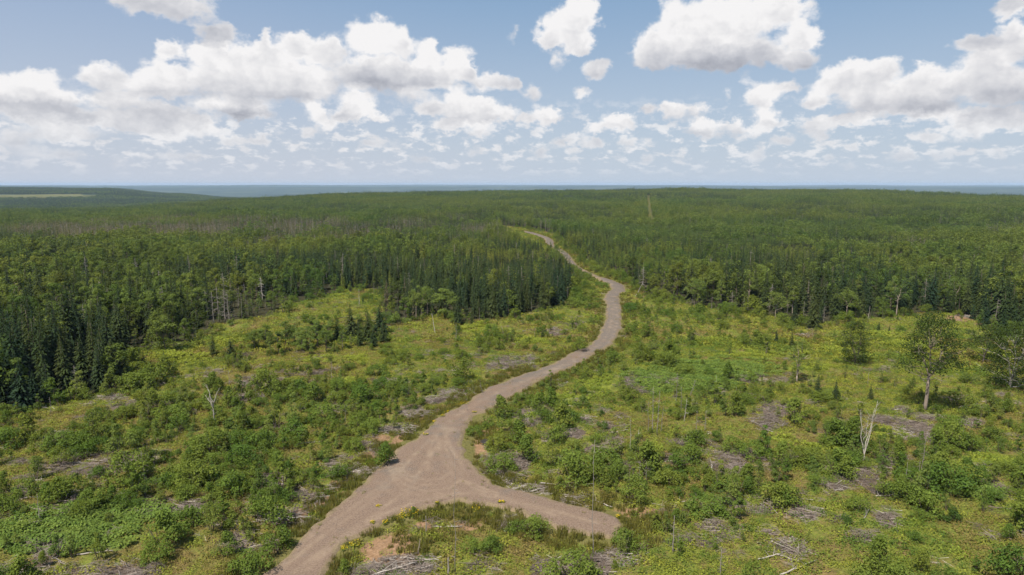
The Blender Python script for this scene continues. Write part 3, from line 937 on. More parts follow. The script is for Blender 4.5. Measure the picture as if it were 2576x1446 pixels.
def broad_pair(H, Rr, mat, z0, nl, per, size, seed, shape='round', bark=None, stems=1):
    g = np.random.default_rng(seed); r2 = random.Random(seed)
    lb = lobes_on(g, nl, H, z0, Rr, shape)
    mb = MB(); fill_lobes(mb, lb, per, size, g)
    tb = MB()
    for s_ in range(stems):
        a = 6.28 * s_ / stems
        off = 0 if stems == 1 else .35
        tube(tb, crooked((off * .4 * math.cos(a), off * .4 * math.sin(a), -.3), (off * 2 * math.cos(a), off * 2 * math.sin(a), H * .72), 5, .02, r2), [(.012 * H + .05) * (1 - .8 * i / 5) for i in range(6)], 6)
    for (x, y, z, r) in lb:
        zs = max(H * .25, z - math.hypot(x, y) * .9 - .3)
        tube(tb, crooked((0, 0, zs), (x, y, z), 2, .06, r2), [.07, .045, .02], 4, cap=False)
    return mb.mesh('leafy_crown', [mat]), tb.mesh('stem', [bark or M['bark']], True)
BRO = [broad_pair(9, 2.6, M['broad'], 1.4, 20, 130, .30, 20), broad_pair(9, 2.2, M['broad'], 2.0, 18, 130, .29, 21, 'round'),
       broad_pair(9, 2.0, M['birch'], 1.6, 17, 115, .27, 22, 'cone', M['pale']), broad_pair(9, 3.0, M['broad'], 1.0, 22, 135, .31, 23), broad_pair(9, 2.3, M['dark'], 1.3, 19, 130, .29, 24)]
# simpler copies for the body of the wood
def group_mesh(name, items):
    mb = MB()
    for it in items: it(mb)
    return mb
MATS = [M['spruce'], M['broad'], M['bark'], M['young'], M['birch'], M['brown'], M['grey']]
def mini_spruce(mb, x, y, H, Rr, g, mi, det):
    spruce_crown(mb, H, Rr, g, det, 8 if det > 14 else 6, .08, mi, g.uniform(.02, 1), x, y, .3, False)
def mini_broad(mb, x, y, H, Rr, g, mi, n, size):
    v = g.uniform(.02, 1)
    lb = lobes_on(g, max(3, n // 12), H, H * .30, Rr)
    fill_lobes(mb, lb, 12, size, g, mi, v, ox=x, oy=y)
def mini_dead(mb, x, y, H, g):
    r2 = random.Random(int(g.integers(1 << 30)))
    tube(mb, [(x, y, 0), (x + r2.uniform(-.4, .4), y + r2.uniform(-.4, .4), H)], [.11, .03], 3, 6, False)
    for k in range(5):
        a = r2.uniform(0, 6.28); z = H * r2.uniform(.35, .95); L = r2.uniform(.5, 1.3)
        tube(mb, [(x, y, z), (x + L * math.cos(a), y + L * math.sin(a), z - .15)], [.05, .02], 3, 6, False)
MID = []
for s_ in range(3):
    mb = MB(); mini_spruce(mb, 0, 0, 10, [1.5, 1.75, 1.25][s_], np.random.default_rng(40 + s_), 0, 17); tube(mb, [(0, 0, -.3), (0, 0, 5)], [.15, .08], 4, 2, False); MID.append(mb.mesh('wood_spruce', MATS))
for s_ in range(2):
    mb = MB(); mini_spruce(mb, 0, 0, 10, [1.7, 1.45][s_], np.random.default_rng(50 + s_), 3, 16); tube(mb, [(0, 0, -.3), (0, 0, 5)], [.15, .08], 4, 2, False); MID.append(mb.mesh('wood_young_spruce', MATS))
for s_ in range(3):
    mb = MB(); mini_broad(mb, 0, 0, 10, [2.8, 2.3, 3.1][s_], np.random.default_rng(60 + s_), [1, 4, 1][s_], 480, .48); tube(mb, [(0, 0, -.3), (0, 0, 6)], [.16, .08], 4, 2, False); MID.append(mb.mesh('wood_broadleaf', MATS))
mb = MB(); mini_spruce(mb, 0, 0, 10, 1.5, np.random.default_rng(70), 5, 11); tube(mb, [(0, 0, -.3), (0, 0, 9)], [.15, .05], 4, 6, False); MID.append(mb.mesh('wood_brown_spruce', MATS))
mb = MB(); mini_dead(mb, 0, 0, 10, np.random.default_rng(71)); mini_dead(mb, 0, 0, 9.5, np.random.default_rng(72)); MID.append(mb.mesh('wood_dead_spruce', MATS))
# stands: a 26 m square of wood each
def stand(kind, seed, S=26.0, H0=9.0, step=2.9):
    g = np.random.default_rng(seed)
    mb = MB()
    n = int(S / step)
    for i in range(n):
        for j in range(n):
            x = (i + .5 + g.uniform(-.45, .45)) * step - S / 2; y = (j + .5 + g.uniform(-.45, .45)) * step - S / 2
            u = g.uniform()
            if kind == 'spruce': k = 's' if u < .88 else ('b' if u < .99 else 'd')
            elif kind == 'young': k = 'y' if u < .82 else ('s' if u < .92 else 'b')
            elif kind == 'broad': k = 'b' if u < .72 else ('s' if u < .8 else 'w')
            elif kind == 'mixed': k = 's' if u < .48 else ('b' if u < .78 else ('w' if u < .985 else 'd'))
            else: k = 'n' if u < .52 else ('d' if u < .80 else 's')
            h = H0 * g.uniform(.66, 1.12) * (1.35 if g.uniform() < .03 else 1)
            if k == 's': mini_spruce(mb, x, y, h * 1.1, h * .145, g, 0, 11)
            elif k == 'y': mini_spruce(mb, x, y, h * .82, h * .165, g, 3, 9)
            elif k == 'b':
                if g.uniform() < .62: mini_broad(mb, x, y, h * .94, h * .29, g, 1, 132, .74)
            elif k == 'w':
                if g.uniform() < .7: mini_broad(mb, x, y, h * .92, h * .24, g, 4, 110, .68)
            elif k == 'n': mini_spruce(mb, x, y, h, h * .13, g, 5, 7)
            else: mini_dead(mb, x, y, h * .95, g)
    return mb.mesh('stand_' + kind, MATS)
STK = ['spruce', 'young', 'broad', 'mixed', 'dead']
STANDS = [stand(k, 100 + i * 7 + j) for i, k in enumerate(STK) for j in range(2)]

# ------------------------------------------------------------------ what kind of wood grows where (by picture area)
ZONES = [ # cx, cy, rx, ry, weights spruce / young / broad / mixed / dead
 (700,583,560,34,(.15,0,.0,.05,1.3)),(1080,690,360,95,(1.0,.25,.12,.1,.03)),(1700,640,330,60,(.25,1.2,.05,.05,0)),(2080,680,330,50,(1.1,.4,.1,.1,.03)),
 (330,660,420,55,(.12,.0,1.2,.25,.02)),(230,850,360,170,(1.5,0,.30,.05,.04)),(850,640,160,30,(.2,0,1.0,.2,0)),(1750,725,420,38,(.3,.1,1.0,.5,.02)),(2350,740,280,60,(.5,0,.7,.6,.06)),
 (2500,640,260,40,(.2,0,.9,.5,.02)),(1400,545,700,28,(.25,.1,.9,.6,.02)),(1950,590,420,22,(.3,1.0,.3,.2,0)),(500,520,500,22,(.2,0,1.0,.5,.02)),(2350,530,300,25,(.4,0,.5,.8,.12)),
 (1290,660,110,70,(.3,.9,.25,.1,0)),(1270,775,190,24,(.35,0,1.1,.2,0)),(1120,560,260,14,(.1,0,1.0,.1,.0)),(2000,560,500,12,(.2,0,.9,.3,0)),(60,940,160,110,(1.6,0,.1,.0,.03)),(2540,800,120,60,(1.0,0,.5,.1,.02)),
]
def wood_kind(x, y, g):
    px, py = PXV(x, y)
    n = len(np.atleast_1d(px))
    W = np.tile(np.array([.42, .14, .34, .16, .03]), (n, 1))
    for (cx, cy, rx, ry, w) in ZONES:
        k = np.clip(1.35 - np.hypot((px - cx) / rx, (py - cy) / ry), 0, 1)[:, None] * 5.0
        W = W + k * np.array(w)
    far_ = np.hypot(x, y) > 520
    nb = np.where(far_, fbm(x, y, 200, 61, 3), fbm(x, y, 60, 61, 2)); nc = np.where(far_, fbm(x, y, 160, 62, 2), fbm(x, y, 45, 62, 2))
    W[:, 2] *= np.clip((nb - .44) * 18, .12, 2.6); W[:, 0] *= np.clip((.56 - nb) * 18, .18, 2.6); W[:, 1] *= np.clip((nc - .34) * 6, .2, 2)
    c = np.cumsum(W, 1); c /= c[:, -1:]
    return (g.uniform(size=n)[:, None] > c).sum(1)
def wood_height(x, y):
    px, py = PXV(x, y)
    h = 8.4 + (fbm(x, y, 60, 81, 2) - .5) * 5 + (fbm(x, y, 24, 83, 2) - .5) * 4 + np.clip((np.hypot(x, y) - 400) / 400, 0, 1) * (fbm(x, y, 170, 82, 2) - .5) * 6
    h = h + 2.8 * np.clip(1.3 - np.hypot((px - 150) / 420, (py - 880) / 190), 0, 1) + 0.4 * np.clip(1.3 - np.hypot((px - 1150) / 240, (py - 790) / 60), 0, 1)
    h = h + 3.5 * np.clip(1.3 - np.hypot((px - 2560) / 200, (py - 800) / 80), 0, 1)
    h = h - 2.2 * np.clip(1.3 - np.hypot((px - 1700) / 380, (py - 640) / 60), 0, 1) - 1.5 * np.clip(1.3 - np.hypot((px - 1300) / 120, (py - 680) / 80), 0, 1)
    return np.clip(h, 5, 16)
# individual positions, 2.7 m apart, out to 430 m
g = np.random.default_rng(8)
RT = 430.0
st = 2.75
gx, gy = np.meshgrid(np.arange(-400, 400, st), np.arange(60, RT, st))
gx = gx.ravel() + g.uniform(-.48, .48, gx.size) * st; gy = gy.ravel() + g.uniform(-.48, .48, gy.size) * st
k = (np.abs(gx) < gy * 1.0 + 40) & (np.hypot(gx, gy) < RT)
gx, gy = gx[k], gy[k]
k = in_forest(gx, gy); gx, gy = gx[k], gy[k]
kind = wood_kind(gx, gy, g)
u = g.uniform(size=len(gx))
# kinds of single trees: 0 spruce 1 young spruce 2 broadleaf 3 birch 4 brown spruce 5 dead
tk = np.zeros(len(gx), int)
tk[kind == 0] = np.where(u[kind == 0] < .93, 0, np.where(u[kind == 0] < .985, 2, 5))
tk[kind == 1] = np.where(u[kind == 1] < .85, 1, 0)
tk[kind == 2] = np.where(u[kind == 2] < .70, 2, np.where(u[kind == 2] < .90, 3, 0))
tk[kind == 3] = np.where(u[kind == 3] < .45, 0, np.where(u[kind == 3] < .75, 2, np.where(u[kind == 3] < .985, 3, 5)))
tk[kind == 4] = np.where(u[kind == 4] < .45, 4, np.where(u[kind == 4] < .65, 0, 5))
leafy = (tk == 2) | (tk == 3)
keep = ~leafy | (g.uniform(size=len(gx)) < .42)
gx, gy, tk = gx[keep], gy[keep], tk[keep]
hh = wood_height(gx, gy) * np.clip(g.normal(.96, .19, len(gx)), .5, 1.45)
hh = np.where(tk == 1, hh * .85, np.where(tk == 0, hh * 1.12, hh * .98))
de_ = np.minimum(segdist(gx, gy, FWG[0]), segdist(gx, gy, FWG[1]))
edge_small = (de_ < 9) & (g.uniform(size=len(gx)) < .58)
hh = np.where(edge_small, hh * g.uniform(.35, .75, len(gx)), hh)
zz = height(gx, gy)

# ------------------------------------------------------------------ landmarks the labels lean on (picture position -> ground)
LM = [("the gravel turning area", 1090, 1205), ("the spur's rounded end", 1545, 1330), ("the long road bend", 1500, 880), ("the upper road elbow", 1560, 725),
 ("the tall lone maple", 2327, 1032), ("the white forked birch", 2170, 1160), ("the bleached forked snag", 540, 1066), ("the big fern bed", 190, 1335),
 ("the lime fern patch", 2500, 1168), ("the bare pole cluster", 1645, 1095), ("the muddy ditch hollow", 1230, 1112), ("the narrow leafy column", 2150, 912),
 ("the bright maple bush", 415, 885), ("the spruce island", 930, 865), ("the yellow flower patch", 1028, 1293), ("the leaning bare pole", 1093, 838),
 ("the two thin birches", 1590, 1150), ("the bleached dead clump", 1630, 722), ("the clearing's notch", 900, 735), ("the wood's dark hollow", 1080, 795),
 ("the forked valley maple", 2471, 907), ("the dense dark maple", 2537, 980), ("the round roadside bush", 972, 1168), ("the dark bend bush", 1459, 880),
 ("the thin twisted tree", 2004, 958), ("the grey brush heap", 1450, 1250), ("the brown dead thicket", 560, 812), ("the fallen white log", 2440, 1020),
 ("the square slash patch", 1930, 1062), ("the grey slash flat", 640, 985), ("the bare slope", 2460, 805), ("the road's near end", 740, 1440),
 ("the grey stick heap", 1010, 1430), ("the tall mid pole", 1145, 1440), ("the spur-side pole", 1491, 1410), ("the twin grey poles", 1695, 1392),
 ("the road's far end", 1318, 580), ("the small dark spruces", 2235, 850), ("the pale scrub corner", 60, 1040), ("the deadwood bank", 380, 1290), ("the long grey log", 2010, 1420),
 ("the lone slash clearing", 1840, 1186), ("the roadside ditch", 900, 1240), ("the plantation corner", 1490, 670), ("the slender edge birches", 1750, 768), ("the forked edge birch", 2128, 805)]
LMG = np.array([G(a, b) for _, a, b in LM])
ORD = "first second third fourth fifth sixth seventh eighth ninth tenth eleventh twelfth thirteenth fourteenth fifteenth sixteenth seventeenth eighteenth nineteenth twentieth twenty-first twenty-second twenty-third twenty-fourth twenty-fifth twenty-sixth twenty-seventh twenty-eighth twenty-ninth thirtieth thirty-first thirty-second thirty-third thirty-fourth thirty-fifth thirty-sixth thirty-seventh thirty-eighth thirty-ninth fortieth".split()
_pending = []
def label_later(o, words_, x, y):
    _pending.append((o, words_, x, y))
def write_labels():
    """nearest landmark, the second landmark the plant lies towards, and its place in that order"""
    groups = {}
    for (o, w, x, y) in _pending:
        d = np.hypot(LMG[:, 0] - x, LMG[:, 1] - y)
        a = int(np.argmin(d))
        v = np.array([x, y]) - LMG[a]
        best, bi = -9, -1
        order = np.argsort(np.hypot(*(LMG - LMG[a]).T))[1:7]
        for j in order:
            q = LMG[j] - LMG[a]
            c = float(v @ q) / (np.linalg.norm(v) * np.linalg.norm(q) + 1e-6)
            if c > best: best, bi = c, int(j)
        groups.setdefault((w, a, bi), []).append((d[a], o))
    for (w, a, b_), lst in groups.items():
        lst.sort(key=lambda q: q[0])
        for i, (_, o) in enumerate(lst):
            if len(lst) == 1:
                o['label'] = f"{w} between {LM[a][0]} and {LM[b_][0]}"
            else:
                o['label'] = f"{w}, {ORD[min(i, 39)]} out from {LM[a][0]} towards {LM[b_][0]}"

def visible_area(x, y, z, h, w):
    """rough share of the picture each plant shows, nearest first against a skyline buffer"""
    px, pb = PXV(x, y, z); _, pt = PXV(x, y, z + h)
    wd = w * F / np.maximum(np.hypot(x, y), 1)
    area = np.zeros(len(x))
    buf = np.full(2576 // 4, 1446.0)
    for i in np.argsort(np.hypot(x, y)):
        if px[i] < 0 or px[i] > 2575 or pt[i] > 1440: continue
        a = max(0, int((px[i] - wd[i] / 2) / 4)); b = min(len(buf), max(a + 1, int((px[i] + wd[i] / 2) / 4)))
        seg = buf[a:b]
        vis = np.clip(np.minimum(seg, pb[i]) - pt[i], 0, None)
        area[i] = vis.sum() * 4
        buf[a:b] = np.minimum(seg, pt[i] + .3 * (pb[i] - pt[i]))
    return area

def place(src_parts, name, x, y, z, rot, s, tint=0.0):
    """one plant: an Empty at its foot with its own copies of the parts"""
    e = bpy.data.objects.new(name, None)
    COL.objects.link(e)
    e.location = (x, y, z); e.rotation_euler = (rr.uniform(-.03, .03), rr.uniform(-.03, .03), rot); e.scale = s
    for me_, nm in src_parts:
        c = bpy.data.objects.new(nm, me_)
        COL.objects.link(c); c.parent = e
        if tint: c['tint'] = tint
    return e

area = visible_area(gx, gy, zz, hh, hh * .42)
is_sp = np.isin(tk, (0, 1, 4)); is_br = np.isin(tk, (2, 3)); is_dd = tk == 5
pick = np.zeros(len(gx), bool)
for mask, n in ((is_sp, 290), (is_br, 290), (is_dd, 36)):
    ids = np.where(mask & (area > 0))[0]
    pick[ids[np.argsort(-area[ids])[:n]]] = True
tintv = np.where(tk == 1, np.clip(fbm(gx, gy, 30, 91, 2) - .35, 0, .35), 0) + np.where(is_br, np.clip(fbm(gx, gy, 25, 92, 2) - .45, 0, .3), 0)
tintv = tintv + np.where(tk == 0, 0, np.clip(fbm(gx, gy, 50, 95, 2) - .52, 0, .2))

def dead_tree_mesh(H, seed, droop=True, nb=26, r0=.13, fork=0):
    r2 = random.Random(seed)
    tb = MB(); br_ = MB()
    stems = [crooked((0, 0, -.3), (r2.uniform(-.5, .5), r2.uniform(-.5, .5), H), 6, .012, r2)]
    tube(tb, stems[0], [r0 * (1 - .82 * i / 6) for i in range(7)], 6)
    for k in range(nb):
        f = r2.uniform(.22, .97)
        i = int(f * 6); p = stems[0][i].lerp(stems[0][min(6, i + 1)], f * 6 - i)
        a = r2.uniform(0, 6.28); L = (1 - f) * 1.9 + r2.uniform(.25, .6)
        dz = -L * .25 if droop else L * .5
        e = p + Vector((L * math.cos(a), L * math.sin(a), dz))
        tube(br_, crooked(p, e, 2, .07, r2), [.045, .03, .015], 3, cap=False)
        for q_ in range(2):
            m_ = p.lerp(e, r2.uniform(.4, .9))
            tube(br_, [m_, m_ + Vector((r2.uniform(-.5, .5), r2.uniform(-.5, .5), r2.uniform(-.35, .2)))], [.022, .01], 3, cap=False)
    return tb, br_
DEAD = []
for s_ in range(4):
    tb, bb = dead_tree_mesh(9, 300 + s_, True, [30, 22, 40, 12][s_])
    mt = M['grey'] if s_ != 2 else M['bone']
    DEAD.append((tb.mesh('dead_trunk', [mt], True), bb.mesh('dead_branches', [mt])))

SIZEW = lambda h, a, b: 'tall' if h > b else ('low' if h < a else 'medium')
g = np.random.default_rng(21)
for i in np.where(pick)[0]:
    h = hh[i]; x, y, z = float(gx[i]), float(gy[i]), float(zz[i])
    rot = g.uniform(0, 6.28)
    if is_sp[i]:
        if tk[i] == 0: pi_ = int(g.integers(0, 4))
        else: pi_ = 4 if tk[i] == 1 else 5
        s = h / 10
        w_ = g.uniform(.85, 1.15)
        e = place([(SPR[pi_][0], 'crown'), (SPR[pi_][1], 'trunk')], 'spruce_tree', x, y, z, rot, (s * w_, s * w_, s), float(tintv[i]))
        tone = {0: 'dark', 1: 'bright', 4: 'browning'}[int(tk[i])]
        wid = 'slim' if pi_ in (1, 3) else 'broad'
        tag(e, None, 'spruce', 'spruces in the wood')
        label_later(e, f"{SIZEW(h, 6, 10.5)} {tone} {wid} spruce", x, y)
    elif is_br[i]:
        if tk[i] == 2: pi_ = int(g.choice([0, 1, 3, 4]))
        else: pi_ = 2
        s = h / 9; w_ = g.uniform(.85, 1.15)
        e = place([(BRO[pi_][0], 'crown'), (BRO[pi_][1], 'trunk')], 'broadleaf_tree', x, y, z, rot, (s * w_, s * w_, s), float(tintv[i]))
        tone = 'pale birch' if pi_ == 2 else ('dark maple' if pi_ == 4 else 'green maple')
        tag(e, None, 'tree', 'leafy trees in the wood')
        label_later(e, f"{SIZEW(h, 6, 10)} {tone}", x, y)
    else:
        pi_ = int(g.choice([0, 1, 3])); s = h / 9
        e = place([(DEAD[pi_][0], 'trunk'), (DEAD[pi_][1], 'bare_crown')], 'dead_spruce', x, y, z, rot, (s, s, s))
        tag(e, None, 'dead tree', 'dead spruces at the wood edge')
        label_later(e, f"{SIZEW(h, 6, 10)} leafless grey spruce", x, y)
# the rest of the wood nearby
rest = ~pick
MIDIDX = {0: [0, 1, 2], 1: [3, 4], 2: [5, 7], 3: [6], 4: [8], 5: [9]}
ix = np.array([MIDIDX[int(k)][int(g.integers(0, len(MIDIDX[int(k)])))] for k in tk[rest]])
s = hh[rest] / 10 * np.where(np.isin(tk[rest], (2, 3)), 1.05, 1)
S3 = np.stack([s * g.uniform(.85, 1.2, len(s)), s * g.uniform(.85, 1.2, len(s)), s], 1)
scatter('forest', np.stack([gx[rest], gy[rest], zz[rest]], 1), g.uniform(0, 6.28, rest.sum()), S3, ix, MID, 'mixed spruce and leafy wood behind the edge trees', tintv[rest])

# wood beyond, by stands of 26 m
def stands(r0, r1, step, name, label, rad, seed):
    g = np.random.default_rng(seed)
    xs_, ys_ = np.meshgrid(np.arange(-r1 * .95, r1 * .95, step), np.arange(60, r1, step))
    xs_ = xs_.ravel() + g.uniform(-.2, .2, xs_.size) * step; ys_ = ys_.ravel() + g.uniform(-.2, .2, ys_.size) * step
    r = np.hypot(xs_, ys_)
    k = (r > r0) & (r < r1) & (np.abs(xs_) < ys_ * 1.0 + 40) & (ys_ > 0)
    xs_, ys_ = xs_[k], ys_[k]
    return xs_, ys_, g
xs_, ys_, g = stands(RT + 8, 2500, 21.5, '', '', 0, 5)
# keep the road corridor open: no whole stand where its square would reach the gravel or the cut line
ok = in_forest(xs_, ys_) & (np.minimum(segdist(xs_, ys_, FWG[0]), segdist(xs_, ys_, FWG[1])) > 15.5) & ~near_cut(xs_, ys_, 17)
ok |= (np.hypot(xs_, ys_) > 760) & ~near_cut(xs_, ys_, 17)
openx, openy = xs_[~ok], ys_[~ok]
xs_, ys_ = xs_[ok], ys_[ok]
kd = wood_kind(xs_, ys_, g)
kd = np.where((kd == 4) & (PXV(xs_, ys_)[1] < 545), 3, kd)
hs = wood_height(xs_, ys_) / 9.0 * g.uniform(.85, 1.18, len(xs_))
ix = kd * 2 + g.integers(0, 2, len(xs_))
S3 = np.stack([np.full(len(hs), 1.0), np.full(len(hs), 1.0), hs], 1)
tn = np.where(kd == 0, 0, np.clip(fbm(xs_, ys_, 150, 97, 3) - .45, 0, .20)) + g.uniform(0, .04, len(xs_))
scatter('distant_forest', np.stack([xs_, ys_, height(xs_, ys_)], 1), g.integers(0, 4, len(xs_)) * 1.5708 + g.uniform(-.2, .2, len(xs_)), S3, ix, STANDS, 'wide mixed woodland reaching to the skyline', tn)
# fringe trees where whole stands did not fit
fx_, fy_ = [], []
for a, b in zip(openx, openy):
    n = 60
    fx_.append(a + g.uniform(-11.5, 11.5, n)); fy_.append(b + g.uniform(-11.5, 11.5, n))
fx_ = np.concatenate(fx_); fy_ = np.concatenate(fy_)
k = in_forest(fx_, fy_) & ~near_cut(fx_, fy_, 3.6) & ((segdist(fx_, fy_, _rg) > 4) & ~inpoly(fx_, fy_, _rg))
fx_, fy_ = fx_[k], fy_[k]
kd = wood_kind(fx_, fy_, g)
ix = np.array([[0, 1, 2][int(g.integers(0, 3))] if q == 0 else ([3, 4][int(g.integers(0, 2))] if q == 1 else ([5, 6, 7][int(g.integers(0, 3))] if q in (2, 3) else [8, 9][int(g.integers(0, 2))])) for q in kd])
kk = ~np.isin(ix, (5, 6, 7)) | (g.uniform(size=len(ix)) < .5)
fx_, fy_, ix = fx_[kk], fy_[kk], ix[kk]
s = wood_height(fx_, fy_) / 10 * g.uniform(.7, 1.15, len(fx_))
scatter('forest_fringe', np.stack([fx_, fy_, height(fx_, fy_)], 1), g.uniform(0, 6.28, len(fx_)), s, ix, MID, 'wood beside the far road and the straight cut line', np.clip(fbm(fx_, fy_, 60, 97, 2) - .4, 0, .3))
# the hill far beyond the valley
xs_, ys_, g = stands(2500, 5600, 30, '', '', 0, 6)
t_ = xs_ / ys_
k = (t_ < -.40) & ~((np.hypot(xs_, ys_) > 3480) & (np.hypot(xs_, ys_) < 3880 - 100 * np.clip((t_ + .72) / .12, 0, 1)) & (t_ < -.60))
xs_, ys_ = xs_[k], ys_[k]
kd = np.where(fbm(xs_, ys_, 300, 33, 2) < .5, 0, 3)
scatter('hill_forest', np.stack([xs_, ys_, height(xs_, ys_)], 1), g.uniform(0, 6.28, len(xs_)), np.stack([np.full(len(xs_), 1.3), np.full(len(xs_), 1.3), np.full(len(xs_), 1.25)], 1), kd * 2 + g.integers(0, 2, len(xs_)), STANDS, 'woodland on the far hill round the hayfield')

# ------------------------------------------------------------------ shrubs of the clearing
def bush_mesh(nm, H, Rr, mat, nl, per, size, seed, shape='round', flat=.8):
    g = np.random.default_rng(seed); r2 = random.Random(seed)
    mb = MB()
    lb = []
    for i in range(nl):
        a = g.uniform(0, 6.28); r = Rr * math.sqrt(g.uniform(0, .62)); q = 1 - (r / Rr) ** 2
        z = g.uniform(.22, .86) * H * (.45 + .55 * q)
        lb.append((r * math.cos(a), r * math.sin(a), z, g.uniform(.30, .46) * min(Rr, H * .8)))
    if shape == 'cone':
        lb = [(x * (1.15 - z / H), y * (1.15 - z / H), z, r * (1.1 - .5 * z / H)) for x, y, z, r in lb] + [(0, 0, H * .86, Rr * .22), (0, 0, H * .7, Rr * .3)]
    fill_lobes(mb, lb, per, size, g, 0, 0, flat)
    for i in range(5):
        a = g.uniform(0, 6.28); r = Rr * g.uniform(.3, .6)
        tube(mb, [(r * .15 * math.cos(a), r * .15 * math.sin(a), -.15), (r * math.cos(a), r * math.sin(a), H * .6)], [.035, .015], 3, 1, False)
    return mb.mesh(nm, [mat, M['bark']])
ALD = [bush_mesh('bush_foliage', 2.4, 1.7, M['bush'], 13, 120, .17, 200), bush_mesh('bush_foliage', 2.0, 1.5, M['bush'], 11, 120, .16, 201), bush_mesh('bush_foliage', 2.7, 1.5, M['bush'], 12, 115, .17, 202, 'cone'),
       bush_mesh('bush_foliage', 2.2, 2.0, M['bush'], 15, 120, .18, 203), bush_mesh('bush_foliage', 1.6, 1.3, M['broad'], 9, 120, .16, 204)]
SAP = [bush_mesh('sapling_foliage', 3.3, 1.0, M['birch'], 10, 80, .15, 210, 'cone'), bush_mesh('sapling_foliage', 2.8, .9, M['bush'], 9, 80, .15, 211, 'cone'), bush_mesh('sapling_foliage', 3.0, 1.1, M['birch'], 9, 75, .15, 212, 'cone')]
g = np.random.default_rng(31)
st = 1.85
bx, by = np.meshgrid(np.arange(-215, 225, st), np.arange(42, 640, st))
bx = bx.ravel() + g.uniform(-.5, .5, bx.size) * st; by = by.ravel() + g.uniform(-.5, .5, by.size) * st
k = (np.abs(bx) < by * .88 + 16) & ~in_forest(bx, by) & ~inpoly(bx, by, _rg)
bx, by = bx[k], by[k]
LEFTG = [G(*p) for p in road_left]; RIGHTG = [G(*p) for p in road_right]
def outer_side(x, y):
    return (segdist(x, y, LEFTG, False) < segdist(x, y, RIGHTG, False)) & (y < 190)
dbr = segdist(bx, by, _rg)
k = dbr > np.where(outer_side(bx, by), 5.2, 2.3)
bx, by = bx[k], by[k]
dens = density(BUSH, bx, by) / 9.0
cl = np.clip((fbm(bx, by, 13, 141, 3) - .30) * 3.2, .08, 1.7)
pr = np.clip(dens * 1.35 * cl, 0, .96) * (1 - .80 * slash_at(bx, by)) * (1 - np.clip(ell(bx, by, SOIL) * 1.5, 0, 1)) * (1 - .7 * np.clip(ell(bx, by, LIME + FERN), 0, 1))
edge_d = np.minimum(segdist(bx, by, FWG[0]), segdist(bx, by, FWG[1]))
pr = np.maximum(pr, .55 * np.clip(1 - edge_d / 7.5, 0, 1) * np.clip((fbm(bx, by, 10, 149, 2) - .3) * 4, .15, 1))
k = g.uniform(size=len(bx)) < pr
edge_d = edge_d[k]
bx, by, bd = bx[k], by[k], dens[k]
bz = height(bx, by)
typ = np.where(g.uniform(size=len(bx)) < .30 + .25 * (fbm(bx, by, 20, 144, 2) > .5), 1, 0)
bsz = np.clip(g.lognormal(-.26, .36, len(bx)) * (.72 + .45 * bd), .30, 1.6)
bsz = np.where(edge_d < 7, bsz * 1.35 + .15, bsz)
area = visible_area(bx, by, bz, bsz * 2.2, bsz * 3.0)
far_px = np.hypot(bx, by)
pick = np.zeros(len(bx), bool)
for tval in (0, 1):
    ids = np.where((typ == tval) & (area > 0))[0]
    pick[ids[np.argsort(-area[ids] )[:290]]] = True
# bushes placed one by one where the picture has a clear single one: x, foot row, height m, kind, label
ONE = [(972,1170,3.4,'bush',"round dense bush on the gravel's outer edge by the turning area"),(1459,882,3.6,'bush',"round dark bush standing alone beside the long road bend"),
 (1572,1373,3.2,'bush',"upright bush just past the rounded end of the gravel spur"),(1195,1089,1.9,'bush',"small bush on the road edge above the sandy ditch hollow"),
 (1262,1180,3.0,'bush',"rounded bush at the foot of the muddy ditch hollow"),(1330,1160,4.0,'bush',"large round bush beside the grey slash beyond the ditch hollow"),
 (1300,1120,3.8,'bush',"tall bush behind the largest round bush by the ditch hollow"),(1400,1110,3.6,'bush',"wide leafy bush east of the ditch hollow"),(1440,1215,4.6,'bush',"biggest leafy thicket beside the spur road"),
 (1520,1190,4.0,'bush',"broad thicket joined to the biggest one beside the spur road"),(1372,1066,2.6,'bush',"bush between pale fern clumps above the ditch hollow"),(1440,1065,2.8,'bush',"bush above the slash strip beyond the ditch hollow"),
 (1600,1260,3.4,'bush',"leafy bush above the reedy hollow past the spur's end"),(1345,1340,2.6,'bush',"bush just below the gravel spur's middle"),(1298,1335,2.4,'bush',"upright bush below the spur's start"),
 (1190,1386,2.2,'bush',"small bush among sticks below the turning area"),(1240,1385,2.6,'bush',"bush in the brush below the turning area"),(700,1385,3.0,'bush',"bush on the ditch bank beside the near road"),
 (632,1440,3.0,'bush',"round bush at the picture's lower edge by the ditch"),(570,1400,2.8,'bush',"round dark green bush among grey slash near the ditch"),(480,1330,3.6,'bush',"dark rounded bush over the deadwood bank"),
 (850,1200,2.6,'bush',"bush next to the slash along the outer ditch"),(960,980,2.6,'bush',"dark bush alone in the middle of the outer clearing"),(640,985,2.4,'bush',"bush standing in the grey slash flat"),
 (1040,1290,1.0,'bush',"tiny bush by the yellow flower patch")]
for (px, py, h, k_, lb) in ONE:
    x, y = G(px, py)
    i = int(g.integers(0, 4))
    me_ = ALD[i]
    e = link(me_, 'alder_bush'); e.location = (x, y, float(height(np.array([x]), np.array([y]))[0])); s = h / 2.4
    e.scale = (s, s, s); e.rotation_euler.z = g.uniform(0, 6.28)
    tag(e, lb, 'bush')
EX = np.array([G(a[0], a[1]) for a in ONE])
clash = (np.hypot(bx[:, None] - EX[:, 0], by[:, None] - EX[:, 1]) < 2.2).any(1)
bw = lambda s_: 'large' if s_ > 1.12 else ('small' if s_ < .72 else 'middling')
